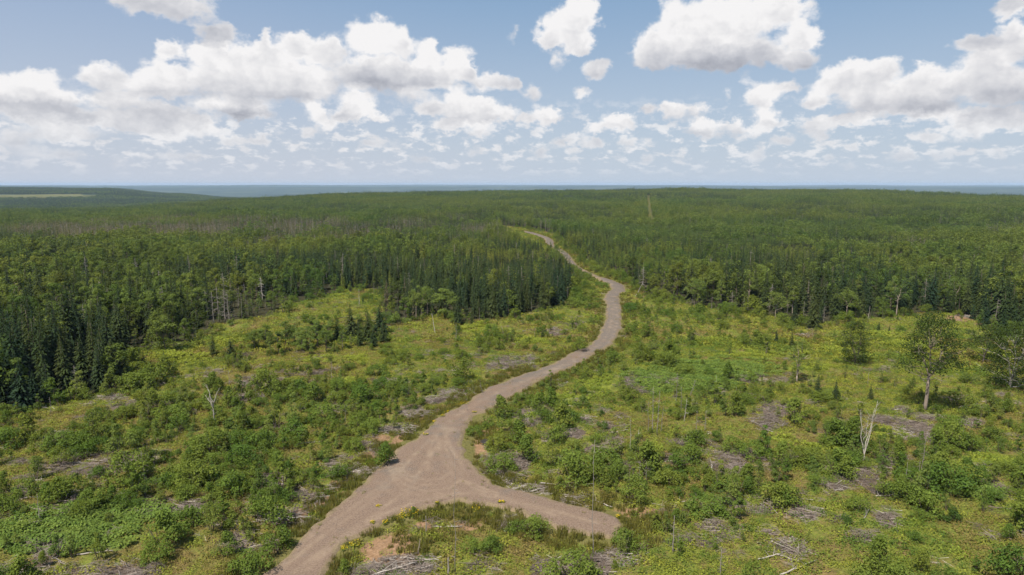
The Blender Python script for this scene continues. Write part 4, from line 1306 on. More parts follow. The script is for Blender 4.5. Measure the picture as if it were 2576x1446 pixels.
for i in np.where(pick & ~clash)[0]:
    sp = typ[i] == 1
    j = int(g.integers(0, 3 if sp else 5))
    o = link((SAP if sp else ALD)[j], 'birch_sapling' if sp else 'alder_bush')
    s = float(bsz[i]) * (1.05 if sp else 1.12)
    o.location = (bx[i], by[i], bz[i]); o.scale = (s * g.uniform(.85, 1.2), s * g.uniform(.85, 1.2), s * g.uniform(.85, 1.2)); o.rotation_euler.z = g.uniform(0, 6.28)
    o['tint'] = float(max(0, g.uniform(-.25, .38)))
    tag(o, None, 'sapling' if sp else 'bush', 'saplings in the clearing' if sp else 'bushes in the clearing')
    label_later(o, f"{bw(bsz[i])} {'pale upright' if (sp and j != 1) else ('green upright' if sp else ('pointed green' if j == 2 else 'rounded green'))} {'sapling' if sp else 'bush'}", bx[i], by[i])
r_ = ~pick & ~clash
ALLB = ALD + SAP
ix = np.where(typ[r_] == 1, 5 + g.integers(0, 3, r_.sum()), g.integers(0, 5, r_.sum()))
scatter('undergrowth', np.stack([bx[r_], by[r_], bz[r_]], 1), g.uniform(0, 6.28, r_.sum()), bsz[r_] * 1.08, ix, ALLB, 'smaller and farther shrubs filling the clearing', np.maximum(0, g.uniform(-.2, .38, r_.sum())))

# young spruces and small leafy trees standing by themselves in the clearing
def put_one(parts, name, px, py, h, base_h, label, cat, group=None, sx=1.0, rot=None, tint=0):
    x, y = G(px, py)
    s = h / base_h
    e = place(parts, name, x, y, float(height(np.array([x]), np.array([y]))[0]), g.uniform(0, 6.28) if rot is None else rot, (s * sx, s * sx, s), tint)
    tag(e, label, cat, group)
    return e
SPC = [(362,928,3.6,"squat young spruce by the grass tongue of the wood"),(414,918,3.4,"small pointed spruce below the bright maple bush"),(536,893,6.0,"broad dark spruce standing out from the brown thicket"),
 (582,897,5.2,"slim spruce next to the broad one out from the brown thicket"),(885,850,8.5,"tallest dark spruce of the clearing's island"),(925,858,7.5,"dark spruce in the middle of the island"),(958,842,8.0,"dark spruce at the island's road side"),
 (905,872,6.5,"full spruce at the front of the island"),(850,858,6.0,"spruce on the outer flank of the island"),(965,862,5.5,"squat spruce at the island's tip"),(940,875,5.0,"low spruce in front of the island's middle"),
 (2210,834,3.0,"small blue-green spruce on the sunny meadow"),(2236,838,2.6,"smallest blue-green spruce beside its twin on the meadow"),(1992,875,4.0,"small dark spruce on the lime meadow"),(1953,862,3.5,"little spruce alone on the lime meadow"),
 (1760,778,7.0,"spruce stepping out of the wood edge by the slender birches"),(2047,826,9.0,"dark spruce standing out in front of the wood edge"),(1998,818,8.0,"full spruce in front of the wood's meadow edge"),
 (2055,1000,4.5,"dark young spruce near the thin twisted tree"),(2102,1005,4.0,"second dark young spruce near the thin twisted tree"),(2190,1003,3.0,"small dark spruce below the narrow leafy column"),
 (1151,812,7.5,"ragged drooping spruce in front of the wood's dark hollow"),(1188,812,5.5,"low spruce beside the ragged drooping one"),(290,968,9.5,"tall spruce at the tip of the left wood"),
 (255,985,8.0,"mid spruce at the tip of the wood by the grass tongue"),(318,965,6.5,"outermost spruce of the wood by the grass tongue"),(60,1030,9.0,"dark spruce over the pale scrub corner"),(120,1012,8.0,"spruce leaning beside dead branches at the scrub corner"),
 (2520,846,7.5,"dark bushy spruce by the bare slope"),(2480,826,6.5,"spruce at the head of the bare slope")]
for i, (px, py, h, lb) in enumerate(SPC):
    k_ = [0, 2, 1, 2, 0][i % 5]
    put_one([(SPR[k_][0], 'crown'), (SPR[k_][1], 'trunk')], 'young_spruce', px, py, h, 10, lb, 'spruce', sx=1.5 if 820 < px < 970 else 1.25)
put_one([(BRO[3][0], 'crown'), (BRO[3][1], 'trunk')], 'maple_tree', 415, 887, 9.0, 9, "bright green bushy maple standing out from the wood above the grass tongue", 'maple', sx=1.05, tint=.15)
put_one([(BRO[0][0], 'crown'), (BRO[0][1], 'trunk')], 'maple_tree', 465, 868, 7.0, 9, "darker maple right behind the bright bushy one", 'maple')
for i, (px, py, h, lb) in enumerate([(720,868,6.5,"leafy tree at the outer end of the clearing's island"),(760,880,6.0,"low leafy tree in the island's row"),(800,872,7.0,"tall leafy tree in the island's row"),(680,890,5.0,"small leafy tree beyond the island's outer end"),
     (830,862,6.0,"leafy tree joined to the island's spruces"),(1120,800,9.5,"tall maple with bare trunk at the dark hollow"),(1020,806,7.0,"thin pale tree at the corner of the dark hollow"),(2386,780,9.0,"full leafy tree at the head of the meadow"),
     (900,845,6.0,"leafy tree tucked behind the island"),(640,880,5.0,"leafy sapling group edge tree by the brown thicket"),(700,885,5.5,"rounded leafy tree low in the island's outer row"),(742,862,6.0,"leafy tree at the back of the island's outer row"),(778,892,5.0,"front leafy tree in the island's row, lowest of all"),(822,884,5.5,"leafy tree before the island's first spruce"),(790,858,6.5,"upright leafy tree behind the island's middle row"),(862,878,5.0,"little leafy tree between island spruces"),(668,868,5.5,"leafy tree between the thicket and the island")]):
    k_ = [0, 3, 1, 2][i % 4]
    put_one([(BRO[k_][0], 'crown'), (BRO[k_][1], 'trunk')], 'leafy_tree', px, py, h, 9, lb, 'tree', sx=1.3)

# ------------------------------------------------------------------ the lone trees of the meadow, each grown on its own skeleton
def grown(name, px, py, pt, crown_w, label, seed, mat, bark, lean=0, fork_at=.38, crown_lo=.42, n_l=26, per=46, size=.42, narrow=False, forks=3, bare=4, cat='maple', dens_top=True):
    x, y = G(px, py); H = top_h(py, pt); r2 = random.Random(seed); g2 = np.random.default_rng(seed)
    W = crown_w * math.hypot(x, y) / F / 2
    e = bpy.data.objects.new(name, None); COL.objects.link(e)
    e.location = (x, y, float(height(np.array([x]), np.array([y]))[0]))
    tag(e, label, cat)
    tb = MB(); r0 = (H * .014 + .05) * (.8 if n_l < 20 else 1)
    fk = H * fork_at
    tp = crooked((0, 0, -.4), (lean * .3, 0, fk), 4, .012, r2)
    tube(tb, tp, [r0 * 1.25, r0 * 1.05, r0, r0 * .92, r0 * .85], 8)
    tips = []
    lb = []
    for i in range(n_l):
        f = (i + .5) / n_l
        z = H * (crown_lo + (.97 - crown_lo) * f)
        prof = math.sqrt(max(.06, 1 - (abs(f - .38) / .66) ** 2)) if not narrow else (.45 + .7 * math.sin(min(1, f * 1.15) * math.pi) * .8)
        a = i * 2.4 + r2.uniform(-.4, .4); r = W * prof * math.sqrt(r2.uniform(.1, 1)) * .78
        lb.append((r * math.cos(a) + lean * f, r * math.sin(a), z, W * r2.uniform(.20, .38)))
    top = tp[-1]
    mains = []
    for k_ in range(forks):
        a = k_ * 6.28 / forks + r2.uniform(-.3, .3) + .3
        q = Vector((math.cos(a) * W * .40 + lean * .7, math.sin(a) * W * .3, H * r2.uniform(.66, .84)))
        mp = crooked(top, q, 4, .05, r2); mains.append(mp)
        tube(tb, mp, [r0 * .62, r0 * .48, r0 * .36, r0 * .24, r0 * .12], 6, cap=False)
    for (a, b, z, r) in lb:
        tgt = Vector((a, b, z)); best = min((p for mp in mains for p in mp[:-1] if p.z < z - .2), key=lambda p: (p - tgt).length, default=top)
        tube(tb, crooked(best, tgt, 3, .07, r2), [r0 * .26, r0 * .17, r0 * .10, r0 * .05], 4, cap=False)
    for k_ in range(bare):
        a = r2.uniform(0, 6.28); z = H * r2.uniform(crown_lo - .02, .8); p = Vector((lean * .4, 0, z - W * .35)); q = Vector((math.cos(a) * W * 1.05, math.sin(a) * W * 1.05, z + W * r2.uniform(-.1, .25)))
        bp_ = crooked(p, q, 4, .08, r2); tube(tb, bp_, [.09, .075, .055, .04, .02], 4, cap=False)
        tube(tb, [bp_[3], bp_[3] + Vector((r2.uniform(-.8, .8), r2.uniform(-.8, .8), r2.uniform(.2, .8)))], [.035, .015], 3, cap=False)
    link(tb.mesh('trunk', [bark], True), 'trunk', e)
    mb = MB(); fill_lobes(mb, lb, int(per * 2.4), size * .72, g2, 0, 0, .8)
    link(mb.mesh('crown', [mat]), 'crown', e)
    return e
grown('maple_tree', 2327, 1032, 788, 150, "tall lone maple with pale forked trunk and dark crown on the meadow", 71, M['dark'], M['pale'], lean=.4, fork_at=.36, crown_lo=.40, n_l=40, per=66, size=.42, forks=3, bare=7)
grown('maple_tree', 2471, 909, 816, 90, "forked slender maple alone on the lime slope", 72, M['dark'], M['bark'], lean=1.2, fork_at=.2, crown_lo=.38, n_l=24, per=56, size=.42, forks=3, bare=4)
grown('maple_tree', 2537, 982, 818, 125, "dense dark maple with bare white branches by the picture's edge", 73, M['dark'], M['bone'], lean=.8, fork_at=.15, crown_lo=.12, n_l=56, per=60, size=.42, forks=3, bare=7)
grown('leafy_tree', 2150, 915, 806, 82, "narrow leafy column of a tree on the lime meadow", 74, M['dark'], M['bark'], fork_at=.08, crown_lo=.06, n_l=40, per=52, size=.36, narrow=True, forks=4, bare=3, cat='tree')
grown('leafy_tree', 2004, 960, 850, 56, "thin twisted tree with sparse leaves and reddish stem", 75, M['broad'], M['pale'], fork_at=.12, crown_lo=.25, n_l=20, per=36, size=.34, narrow=True, forks=3, bare=4, cat='tree')
grown('leafy_tree', 1927, 892, 848, 26, "spindly little tree on the lime meadow", 76, M['dark'], M['bark'], fork_at=.25, crown_lo=.3, n_l=8, per=20, size=.32, narrow=True, forks=2, bare=2, cat='tree')
grown('leafy_tree', 2576, 905, 850, 60, "half-hidden leafy tree at the meadow's outer rim", 77, M['dark'], M['bark'], fork_at=.1, crown_lo=.2, n_l=12, per=40, size=.4, forks=3, bare=2, cat='tree')

# ------------------------------------------------------------------ snags, bare poles, logs, brush
def pole(px, py, pt, label, r0=.09, lean=(0, 0), mat='grey', stubs=10, seed=0, cat='dead tree', name='dead_pole', group=None):
    x, y = G(px, py); H = top_h(py, pt); r2 = random.Random(seed + int(px) * 7 + int(py))
    e = bpy.data.objects.new(name, None); COL.objects.link(e)
    e.location = (x, y, float(height(np.array([x]), np.array([y]))[0]))
    tag(e, label, cat, group)
    tb = MB(); pts_ = crooked((0, 0, -.3), (lean[0], lean[1], H), 6, .012, r2)
    tube(tb, pts_, [r0 * .86 * (1 - .72 * i / 6) for i in range(7)], 5)
    link(tb.mesh('trunk', [M[mat]], True), 'trunk', e)
    if stubs:
        bb = MB()
        for k_ in range(stubs):
            f = r2.uniform(.15, .97); i = min(5, int(f * 6)); p = pts_[i].lerp(pts_[i + 1], f * 6 - i)
            a = r2.uniform(0, 6.28); L = r2.uniform(.2, .8)
            tube(bb, [p, p + Vector((L * math.cos(a), L * math.sin(a), L * r2.uniform(-.4, .3)))], [.028, .012], 3, cap=False)
        link(bb.mesh('twigs', [M[mat]]), 'twigs', e)
    return e
POLES = [
 (1145,1444,1140,"tall bare grey pole below the turning area",.05,(.1,0),'grey',14),(1491,1410,1105,"straight thin pole beyond the lower side of the spur",.055,(0,0),'grey',10),
 (1693,1394,1300,"thicker of the twin grey poles in the near brush",.09,(0,0),'grey',16),(1703,1394,1345,"shorter of the twin grey poles in the near brush",.07,(.1,0),'grey',10),
 (1072,1340,1300,"short stub pole standing in the near sandy ground",.10,(0,0),'grey',4),(1050,1390,1352,"stubby leaning post over the grey stick heap",.11,(.35,0),'pale',2),
 (1128,1444,1400,"thick broken stub beside the grey stick heap",.18,(0,0),'grey',3),
 (1640,1093,975,"tallest pole of the bare cluster on the green slope",.085,(0,0),'grey',14),(1653,1095,985,"second tall pole of the bare cluster, slightly bent",.08,(.2,0),'grey',14),
 (1630,1090,1010,"outer shorter pole of the bare cluster",.07,(-.1,0),'grey',10),(1662,1090,1020,"shortest leaning pole of the bare cluster",.06,(.3,0),'grey',8),
 (1586,1150,1048,"white slender birch stem standing dead beside its partner",.06,(-.2,0),'bone',6),(1597,1151,1078,"greyer partner of the white slender dead birch",.06,(.5,0),'bone',6),
 (1617,1142,1115,"short grey stem right of the slender birches",.05,(.1,0),'grey',6),(1625,1215,1160,"grey pole inside the slash below the slender birches",.06,(0,0),'grey',8),(1607,1215,1158,"second grey pole inside the slash below the slender birches",.06,(.1,0),'grey',8),
 (1700,1020,935,"bare pole with crossing twigs on the green slope",.07,(.1,0),'grey',18),(1712,1050,970,"grey dead stem in the twiggy tangle on the slope",.07,(0,0),'grey',24),(1721,1057,1000,"low dead stem in the twiggy tangle",.07,(.3,0),'bone',14),
 (1801,973,947,"small bleached stem in the deep green slope",.06,(0,0),'bone',2),(1850,1028,975,"lonely thin stem on the green slope above the square slash",.06,(0,0),'grey',6),
 (1752,1086,1030,"grey stem by the tangle's outer side",.07,(0,0),'grey',8),(1773,1082,1030,"second grey stem by the tangle's outer side",.07,(.1,0),'grey',8),
 (1812,1444,1378,"twiggy thin pole in the near undergrowth",.07,(0,0),'grey',18),(2315,1206,1085,"twiggy tall dead stem above the leafy thicket",.07,(.4,0),'grey',20),(2310,1212,1160,"short stem at the foot of the twiggy tall one",.07,(0,0),'grey',8),
 (2278,1220,1160,"bare stem in front of a bushy thicket",.07,(0,0),'grey',6),(2420,1120,1082,"small dead stem among low shrubs below the lone maple",.07,(0,0),'grey',5),(2362,1222,1192,"short stub beside the half-fallen stem",.08,(0,0),'grey',2),
 (2183,966,938,"thin stem by the two dark young spruces",.06,(0,0),'grey',4),(366,1218,1138,"thin grey stem in the dense bushes",.07,(-.2,0),'grey',10),(101,1318,1250,"thin stem at the edge of the big fern bed",.07,(0,0),'grey',8),
 (129,1046,1003,"thin bare stem near the pale scrub corner",.06,(0,0),'grey',6),(578,978,938,"grey stem above the slash flat",.07,(0,0),'grey',6),(645,1012,965,"dead stem in the middle of the slash flat",.07,(0,0),'grey',10),
 (836,980,910,"thin pole standing in the middle of the outer clearing",.07,(0,0),'grey',8),(869,1060,1015,"small grey stem in the bush belt beyond the ditch",.06,(0,0),'grey',6),(897,1050,1008,"second grey stem in the bush belt beyond the ditch",.06,(0,0),'grey',6),
 (904,768,727,"bleached broken pole in the clearing's notch",.12,(0,0),'bone',3),(1148,854,812,"grey twiggy pole in front of the dark hollow",.09,(0,0),'grey',24),(1206,803,772,"thin pole before the wood's front",.07,(0,0),'grey',5),
 (1402,748,690,"grey pole at the corner of the front wood",.09,(0,0),'grey',10),(1427,752,720,"second grey pole at the corner of the front wood",.08,(.2,0),'grey',8),
 (1790,778,745,"grey pole against the meadow edge of the wood",.09,(0,0),'grey',8),(2182,812,770,"bleached stem by the forked edge birch",.08,(.4,0),'bone',6),(610,811,740,"tall thin pole in front of the brown thicket",.09,(0,0),'grey',12),
 (1215,990,955,"grey pole leaning over slash by the road",.07,(-.6,0),'grey',5),(1175,1035,1000,"little stem by the roadside flowers",.05,(0,0),'grey',3),(1345,850,818,"pole with stubs in the bushes before the long bend",.07,(0,0),'grey',6),
]
for i, p in enumerate(POLES):
    pole(p[0], p[1], p[2], p[3], p[4], p[5], p[6], p[7], i)
pole(1096, 840, 788, "leaning bleached bare pole in front of the wood's dark hollow", .13, (-1.0, .3), 'bone', 2, 900)
pole(1271, 858, 818, "thin grey pole leaning in the mid clearing", .09, (-.9, 0), 'grey', 4, 901)
pole(1598, 747, 715, "bleached log leaning up beside the bleached dead clump", .16, (2.6, .5), 'bone', 3, 902)
pole(2350, 1208, 1186, "half-fallen forked stem near a bushy thicket", .10, (1.1, 0), 'grey', 6, 903)
pole(1735, 1000, 962, "arched dead stem over the twiggy tangle", .08, (1.2, .5), 'grey', 20, 904)

def snag(name, px, py, pt, stems, label, mat, seed, r0=.16, twigs=14, spread=.35, up=True):
    x, y = G(px, py); H = top_h(py, pt); r2 = random.Random(seed)
    e = bpy.data.objects.new(name, None); COL.objects.link(e)
    e.location = (x, y, float(height(np.array([x]), np.array([y]))[0])); tag(e, label, 'dead tree')
    tb = MB(); bb = MB()
    for (f0, dx_, hz_) in stems:
        p0 = Vector((0, 0, -.3)) if f0 == 0 else Vector((0, 0, H * f0))
        mp = crooked(p0, (dx_, r2.uniform(-.3, .3), H * hz_), 6, .035, r2)
        tube(tb, mp, [r0 * (1 - .8 * i / 6) * (1 if f0 == 0 else .6) for i in range(7)], 6)
        for k_ in range(twigs):
            f = r2.uniform(.3, .98); i = min(5, int(f * 6)); p = mp[i].lerp(mp[i + 1], f * 6 - i)
            a = r2.uniform(0, 6.28); L = r2.uniform(.3, 1.0) * spread * 2
            tube(bb, crooked(p, p + Vector((L * math.cos(a), L * math.sin(a), L * (1.1 if up else -.2))), 2, .08, r2), [.03, .02, .01], 3, cap=False)
    link(tb.mesh('trunk', [M[mat]], True), 'trunk', e)
    link(bb.mesh('bare_crown', [M[mat]]), 'bare_crown', e)
snag('dead_snag', 541, 1068, 968, [(0, -.2, .62), (.5, -1.1, 1.0), (.55, 1.1, .93), (.45, -1.4, .75)], "bleached forked snag rising out of the bushes", 'bone', 1, .17, 6)
snag('dead_birch', 2170, 1163, 1010, [(0, -.75, .86), (0, 1.5, 1.0), (0, .95, .90), (.3, .3, .80)], "white forked dead birch with feathery top on the shrubby slope", 'bone', 2, .085, 12, .5)
for i, (px, py, pt, lb) in enumerate([(1617,728,672,"tallest tree of the bleached dead clump beside the plantation"),(1632,730,688,"second bleached tree of the dead clump"),(1645,735,695,"bushy bleached tree at the dead clump's outer side"),(1607,718,690,"small bleached tree at the dead clump's road side"),
     (538,818,735,"grey dead spruce at the front of the brown thicket"),(552,812,722,"tall dead spruce in the middle of the brown thicket"),(566,815,730,"dead spruce with drooping limbs in the brown thicket"),(578,818,738,"dead spruce at the road side of the brown thicket"),(525,806,732,"dead spruce at the outer side of the brown thicket"),
     (661,762,700,"bleached feathery dead spruce against the wood"),(620,770,715,"grey dead spruce behind the tall thin pole"),(940,745,712,"fan of dead grey branches at the notch"),
     (1841,784,735,"grey dead conifer on the meadow edge of the wood"),(1870,788,748,"slim dead conifer beside the grey dead one"),(1882,790,745,"straight dead conifer beside the slim one"),(2072,812,770,"leaning dead conifer low on the wood edge"),(1742,768,722,"pale dead birch stems at the wood edge"),
     (100,1000,940,"dead spruce fallen against the pale scrub corner"),(75,990,930,"ragged grey dead spruce at the scrub corner")]):
    x, y = G(px, py); H = top_h(py, pt)
    j = [0, 2, 0, 1, 2][i % 5]
    j = 2 if (i < 4 or i == 9) else [0, 1, 3][i % 3]
    s = H / 9
    e = place([(DEAD[j][0], 'trunk'), (DEAD[j][1], 'bare_crown')], 'dead_conifer', x, y, float(height(np.array([x]), np.array([y]))[0]), g.uniform(0, 6.28), (s * 1.2, s * 1.2, s))
    tag(e, lb, 'dead tree')
# pale birches at the wood edge: visible white stems under thin crowns
for i, (px, py, pt, w, lb) in enumerate([(1747,772,700,60,"slender white-stemmed birch at the near corner of the wood edge"),(1756,774,706,50,"second white-stemmed birch at the wood edge's near corner"),(2128,807,735,70,"forked white birch at the meadow edge of the wood"),
     (2255,795,700,60,"tall white-stemmed birch on the wood's meadow edge"),(2402,778,700,60,"pale-trunked birch above the bare slope"),(1060,794,716,70,"thick pale trunk with high crown in the dark hollow"),(1076,790,722,60,"second pale trunk leaning in the dark hollow"),
     (1047,797,730,50,"thin pale trunk at the dark hollow's corner"),(1950,800,735,60,"pale birch beside a round hazel on the meadow edge")]):
    grown('birch_tree', px, py, pt, w, lb, 500 + i, M['birch'] if i not in (5, 6) else M['broad'], M['pale'], fork_at=.45, crown_lo=.46, n_l=15, per=52, size=.42, forks=2, bare=2, cat='birch')

# fallen logs
LOGS = [(1735,1255,6,.4,'bone',"bleached log on the slash above the reedy hollow"),(1790,1176,7,1.4,'bone',"long pale log lying level on the mid slope"),(2440,1022,7,.25,'bone',"fallen white log on the meadow below the valley maple"),(2470,1023,2.5,.3,'bone',"short white log end beside the fallen white log"),
 (2010,1424,8,.5,'bone',"long grey log in the near undergrowth"),(1985,1400,4,-.6,'bone',"short pale log above the long grey log"),(2395,1188,5,1.0,'grey',"log propped in the thicket below the lone maple"),(2350,1215,5,.2,'bone',"pale log lying by the half-fallen stem"),
 (700,1312,11,.12,'bone',"longest pale log of the deadwood bank by the ditch"),(735,1318,7,.2,'grey',"grey log lying along the longest pale one"),(680,1305,5,-.3,'bone',"short log crossing the deadwood bank"),(375,1283,5,-.05,'bone',"pale log on the slash in the bush belt"),
 (372,1290,3.5,.35,'bone',"second shorter log under the pale one in the bush belt"),(60,1262,6,.35,'grey',"grey log by the outer rim of the bush belt"),(85,1214,4,0,'bone',"small white log far out in the bush belt"),(780,1118,5,.3,'bone',"pale log in the slash beside the dense bushes"),
 (530,1295,5,-.9,'bone',"pale split log under the dark rounded bush"),(1040,1134,5,.1,'bone',"pale log on the outer ditch bank"),(1000,1076,5,.5,'grey',"grey log on the slash heap beyond the ditch"),(1135,976,4,.2,'bone',"bleached stick pile log near the road's verge"),
 (1400,1220,6,-.2,'bone',"bleached log below the wide thicket by the spur"),(1340,1234,6,.5,'bone',"grey forked log beside the spur's upper edge"),(1320,1222,4,-.5,'bone',"short white log crossing the forked one"),(1470,1250,7,-.1,'bone',"long pale log across the grey brush heap"),
 (1510,1262,5,-.7,'bone',"pale log sloping off the grey brush heap"),(1440,1240,4,1.0,'grey',"grey log end on in the brush heap"),(1050,1398,6,-.15,'grey',"stacked grey log under the stubby post"),(1055,1412,6,-.18,'bone',"paler log lying below the stacked grey one"),
 (1000,1436,6,.5,'bone',"pale log at the heart of the grey stick heap"),(1125,1330,5,.05,'bone',"white log just below the gravel by the turning area"),(1290,1330,4,.1,'bone',"white log among bushes below the spur"),(1580,1385,5,-.1,'grey',"weathered log below the upright bush at the spur's end"),
 (1680,1292,8,.12,'bark',"long rusty log beyond the reedy hollow"),(1385,832,5,.7,'bone',"bleached root log on the slash strip by the upper road"),(1400,822,4,.1,'bone',"second bleached log on the slash strip"),(1545,880,3,.2,'bone',"little pale log by the long bend's outer side"),
 (1030,818,3,.0,'bone',"short white log in front of the wood"),(1078,862,2.5,0,'bone',"white stump log in the mid clearing"),(905,850,4,.6,'bone',"white log at the island's foot"),(1560,1090,4,.3,'bone',"pale log above the thin birches"),(1660,1162,7,.0,'bone',"level pale log right of the thin birches"),
 (1940,1066,2,0,'bone',"white log end on the square slash patch"),(2105,1155,2.5,1.0,'bone',"short white log near the forked birch"),(2270,1030,5,.3,'bone',"pale log on the slash above the forked birch"),(1745,858,3,.1,'bone',"small white log in the lime meadow"),
 (2030,842,3,0,'bone',"white log on the oval slash patch"),(190,1245,4,.3,'bone',"pale log in the outer bush belt"),(330,1245,4,.4,'bone',"white log near the deadwood of the bush belt"),(1850,1225,3,0,'bone',"short log in the shrubs below the lone slash clearing"),(2520,1285,4,-.4,'bark',"reddish log by the lime fern patch"),
 (2230,1250,5,.2,'bone',"pale log within the thick shrubs"),(2180,1300,4,.9,'grey',"grey log within the thick shrubs"),(1935,1400,4,.3,'bone',"pale log on the near slash by the undergrowth"),(640,1375,6,.6,'bone',"pale log on the sandy ditch bank"),(610,1360,5,-.3,'grey',"grey log on the sandy ditch bank"),
 (240,1400,5,.2,'bone',"pale log on the slash below the fern bed"),(150,1420,5,-.6,'grey',"grey log on the slash below the fern bed")]
for i, (px, py, L, a, mt, lb) in enumerate(LOGS):
    x, y = G(px, py); r2 = random.Random(700 + i)
    mb = MB(); r0 = .055 + .04 * r2.random(); L = L * .72
    pts_ = crooked((-L / 2, 0, 0), (L / 2, 0, r2.uniform(-.1, .25)), 6, .018, r2)
    tube(mb, pts_, [r0 * (1 - .5 * k_ / 6) for k_ in range(7)], 7)
    for k_ in range(4):
        p = pts_[1 + int(r2.random() * 5)]
        tube(mb, [p, p + Vector((r2.uniform(-.5, .5), r2.uniform(-.5, .5), r2.uniform(.1, .7)))], [.035, .015], 3, cap=False)
    o = link(mb.mesh('fallen_log', [M[mt]], True), 'fallen_log')
    o.location = (x, y, float(height(np.array([x]), np.array([y]))[0]) + r0 + .10); o.rotation_euler.z = a
    tag(o, lb, 'log')
# heaps of brushwood
HEAPS = [(1008,1432,3.2,"grey stick heap below the sandy ground"),(1455,1252,3.4,"grey brush heap beside the spur's upper side"),(700,1300,3.0,"brush heap on the deadwood bank"),(1001,1078,3.2,"grey brush heap beyond the outer ditch"),(930,1185,2.6,"brush heap along the outer ditch"),
 (620,1000,3.2,"wide brush heap on the grey slash flat"),(1250,1188,2.8,"dark brush heap by the ditch hollow"),(690,748,4.0,"brown brush heap at the wood's foot by the clearing's head"),(460,868,2.6,"grey brush heap at the foot of the bright maple"),(1930,1062,3.4,"brush heap covering the square slash patch"),
 (2030,842,2.6,"oval grey brush heap on the lime meadow"),(1385,830,3.0,"bleached brush heap on the slash strip by the upper road"),(2440,800,4.5,"brown brush spread on the bare slope"),(1139,984,2.6,"pale brush heap near the road's verge"),(1335,1228,2.8,"bleached brush heap by the spur's start"),
 (1560,1408,2.6,"brush heap below the spur's end"),(1046,1037,2.6,"brush heap by the roadside grass"),(270,1000,3.0,"tangle of grey brush at the wood's tip"),(80,975,3.6,"tangle of dead boughs at the scrub corner"),(1990,1372,3.0,"brush heap in the near undergrowth")]
for i, (px, py, Rr, lb) in enumerate(HEAPS):
    x, y = G(px, py); r2 = random.Random(800 + i); mb = MB()
    for k_ in range(150):
        a = r2.uniform(0, 6.28); r = Rr * math.sqrt(r2.random()); L = r2.uniform(.7, 2.4); b = r2.gauss(.3, .7) if k_ % 4 else r2.uniform(0, 6.28)
        c = Vector((r * math.cos(a), r * math.sin(a) * .75, .08 + r2.random() * .5 * (1 - r / Rr)))
        d = Vector((math.cos(b), math.sin(b), r2.uniform(-.16, .22))) * L / 2
        q0 = r2.uniform(.018, .05)
        tube(mb, [c - d, c + d], [q0, q0 * .5], 4, 0 if k_ % 5 else 1, False)
    o = link(mb.mesh('brush_heap', [M['stick'], M['bone']]), 'brush_heap')
    o.location = (x, y, float(height(np.array([x]), np.array([y]))[0])); tag(o, lb, 'brush heap')

# ------------------------------------------------------------------ low cover: nobody could count it
def cover_mesh(nm, mat, Rr, H, n, size, seed, mode='leaf'):
    g = np.random.default_rng(seed); mb = MB()
    if mode == 'leaf':
        a = g.uniform(0, 6.28, n); r = Rr * np.sqrt(g.uniform(0, 1, n))
        z = H * (1 - (r / Rr) ** 2 * .6) * g.uniform(.35, 1.1, n)
        C = np.stack([r * np.cos(a), r * np.sin(a), z], 1)
        leaves(mb, C, np.tile([0, 0, 1.2], (n, 1)) + np.stack([np.cos(a), np.sin(a), a * 0], 1) * .5, size, g)
    elif mode == 'blade':
        V = []; Fc = []
        for i in range(n):
            a = g.uniform(0, 6.28); r = Rr * math.sqrt(g.uniform()); x, y = r * math.cos(a), r * math.sin(a)
            b = g.uniform(0, 6.28); w = size * .5; h = H * g.uniform(.6, 1.15); l = h * g.uniform(.1, .5)
            k = len(V)
            V += [(x - w * math.sin(b), y + w * math.cos(b), 0), (x + w * math.sin(b), y - w * math.cos(b), 0), (x + l * math.cos(b), y + l * math.sin(b), h)]
            Fc.append((k, k + 1, k + 2))
        mb.add(V, Fc)
    elif mode == 'frond':
        for i in range(n):
            a = g.uniform(0, 6.28); r = Rr * math.sqrt(g.uniform()); x, y = r * math.cos(a), r * math.sin(a)
            b = g.uniform(0, 6.28); L = size * g.uniform(.7, 1.2); h = H * g.uniform(.6, 1.1); w = L * .26
            c, s = math.cos(b), math.sin(b)
            mb.add([(x, y, h * .7), (x + c * L * .5 - s * w, y + s * L * .5 + c * w, h), (x + c * L, y + s * L, h * .72), (x + c * L * .5 + s * w, y + s * L * .5 - c * w, h)], [(0, 1, 2, 3)])
    else:
        r2 = random.Random(seed)
        for i in range(n):
            a = r2.uniform(0, 6.28); r = Rr * math.sqrt(r2.random()); L = r2.uniform(.4, 1) * size; b = r2.uniform(0, 6.28)
            c = Vector((r * math.cos(a), r * math.sin(a), .03 + r2.random() * H)); d = Vector((math.cos(b), math.sin(b), r2.uniform(-.08, .1))) * L / 2
            q0 = r2.uniform(.012, .03)
            tube(mb, [c - d, c + d], [q0, q0 * .5], 3, 0, False)
    return mb.mesh(nm, [mat])
g = np.random.default_rng(51)
def clearing_points(step, rmax, wide=10):
    x, y = np.meshgrid(np.arange(-rmax * .75, rmax * .75, step), np.arange(44, rmax, step))
    x = x.ravel() + g.uniform(-.5, .5, x.size) * step; y = y.ravel() + g.uniform(-.5, .5, y.size) * step
    k = (np.abs(x) < y * .86 + wide); x, y = x[k], y[k]
    k = ~in_forest(x, y) & ~inpoly(x, y, _rg); return x[k], y[k]
cx1, cy1 = clearing_points(.98, 175)
cx2, cy2 = clearing_points(1.9, 640, 4); k = cy2 > 172; cx1 = np.concatenate([cx1, cx2[k]]); cy1 = np.concatenate([cy1, cy2[k]])
dro = segdist(cx1, cy1, _rg)
k = dro > .5; cx1, cy1, dro = cx1[k], cy1[k], dro[k]
sl = slash_at(cx1, cy1); so = ell(cx1, cy1, SOIL); lm = ell(cx1, cy1, LIME); fe = ell(cx1, cy1, FERN)
cz = height(cx1, cy1)
un = g.uniform(size=len(cx1))
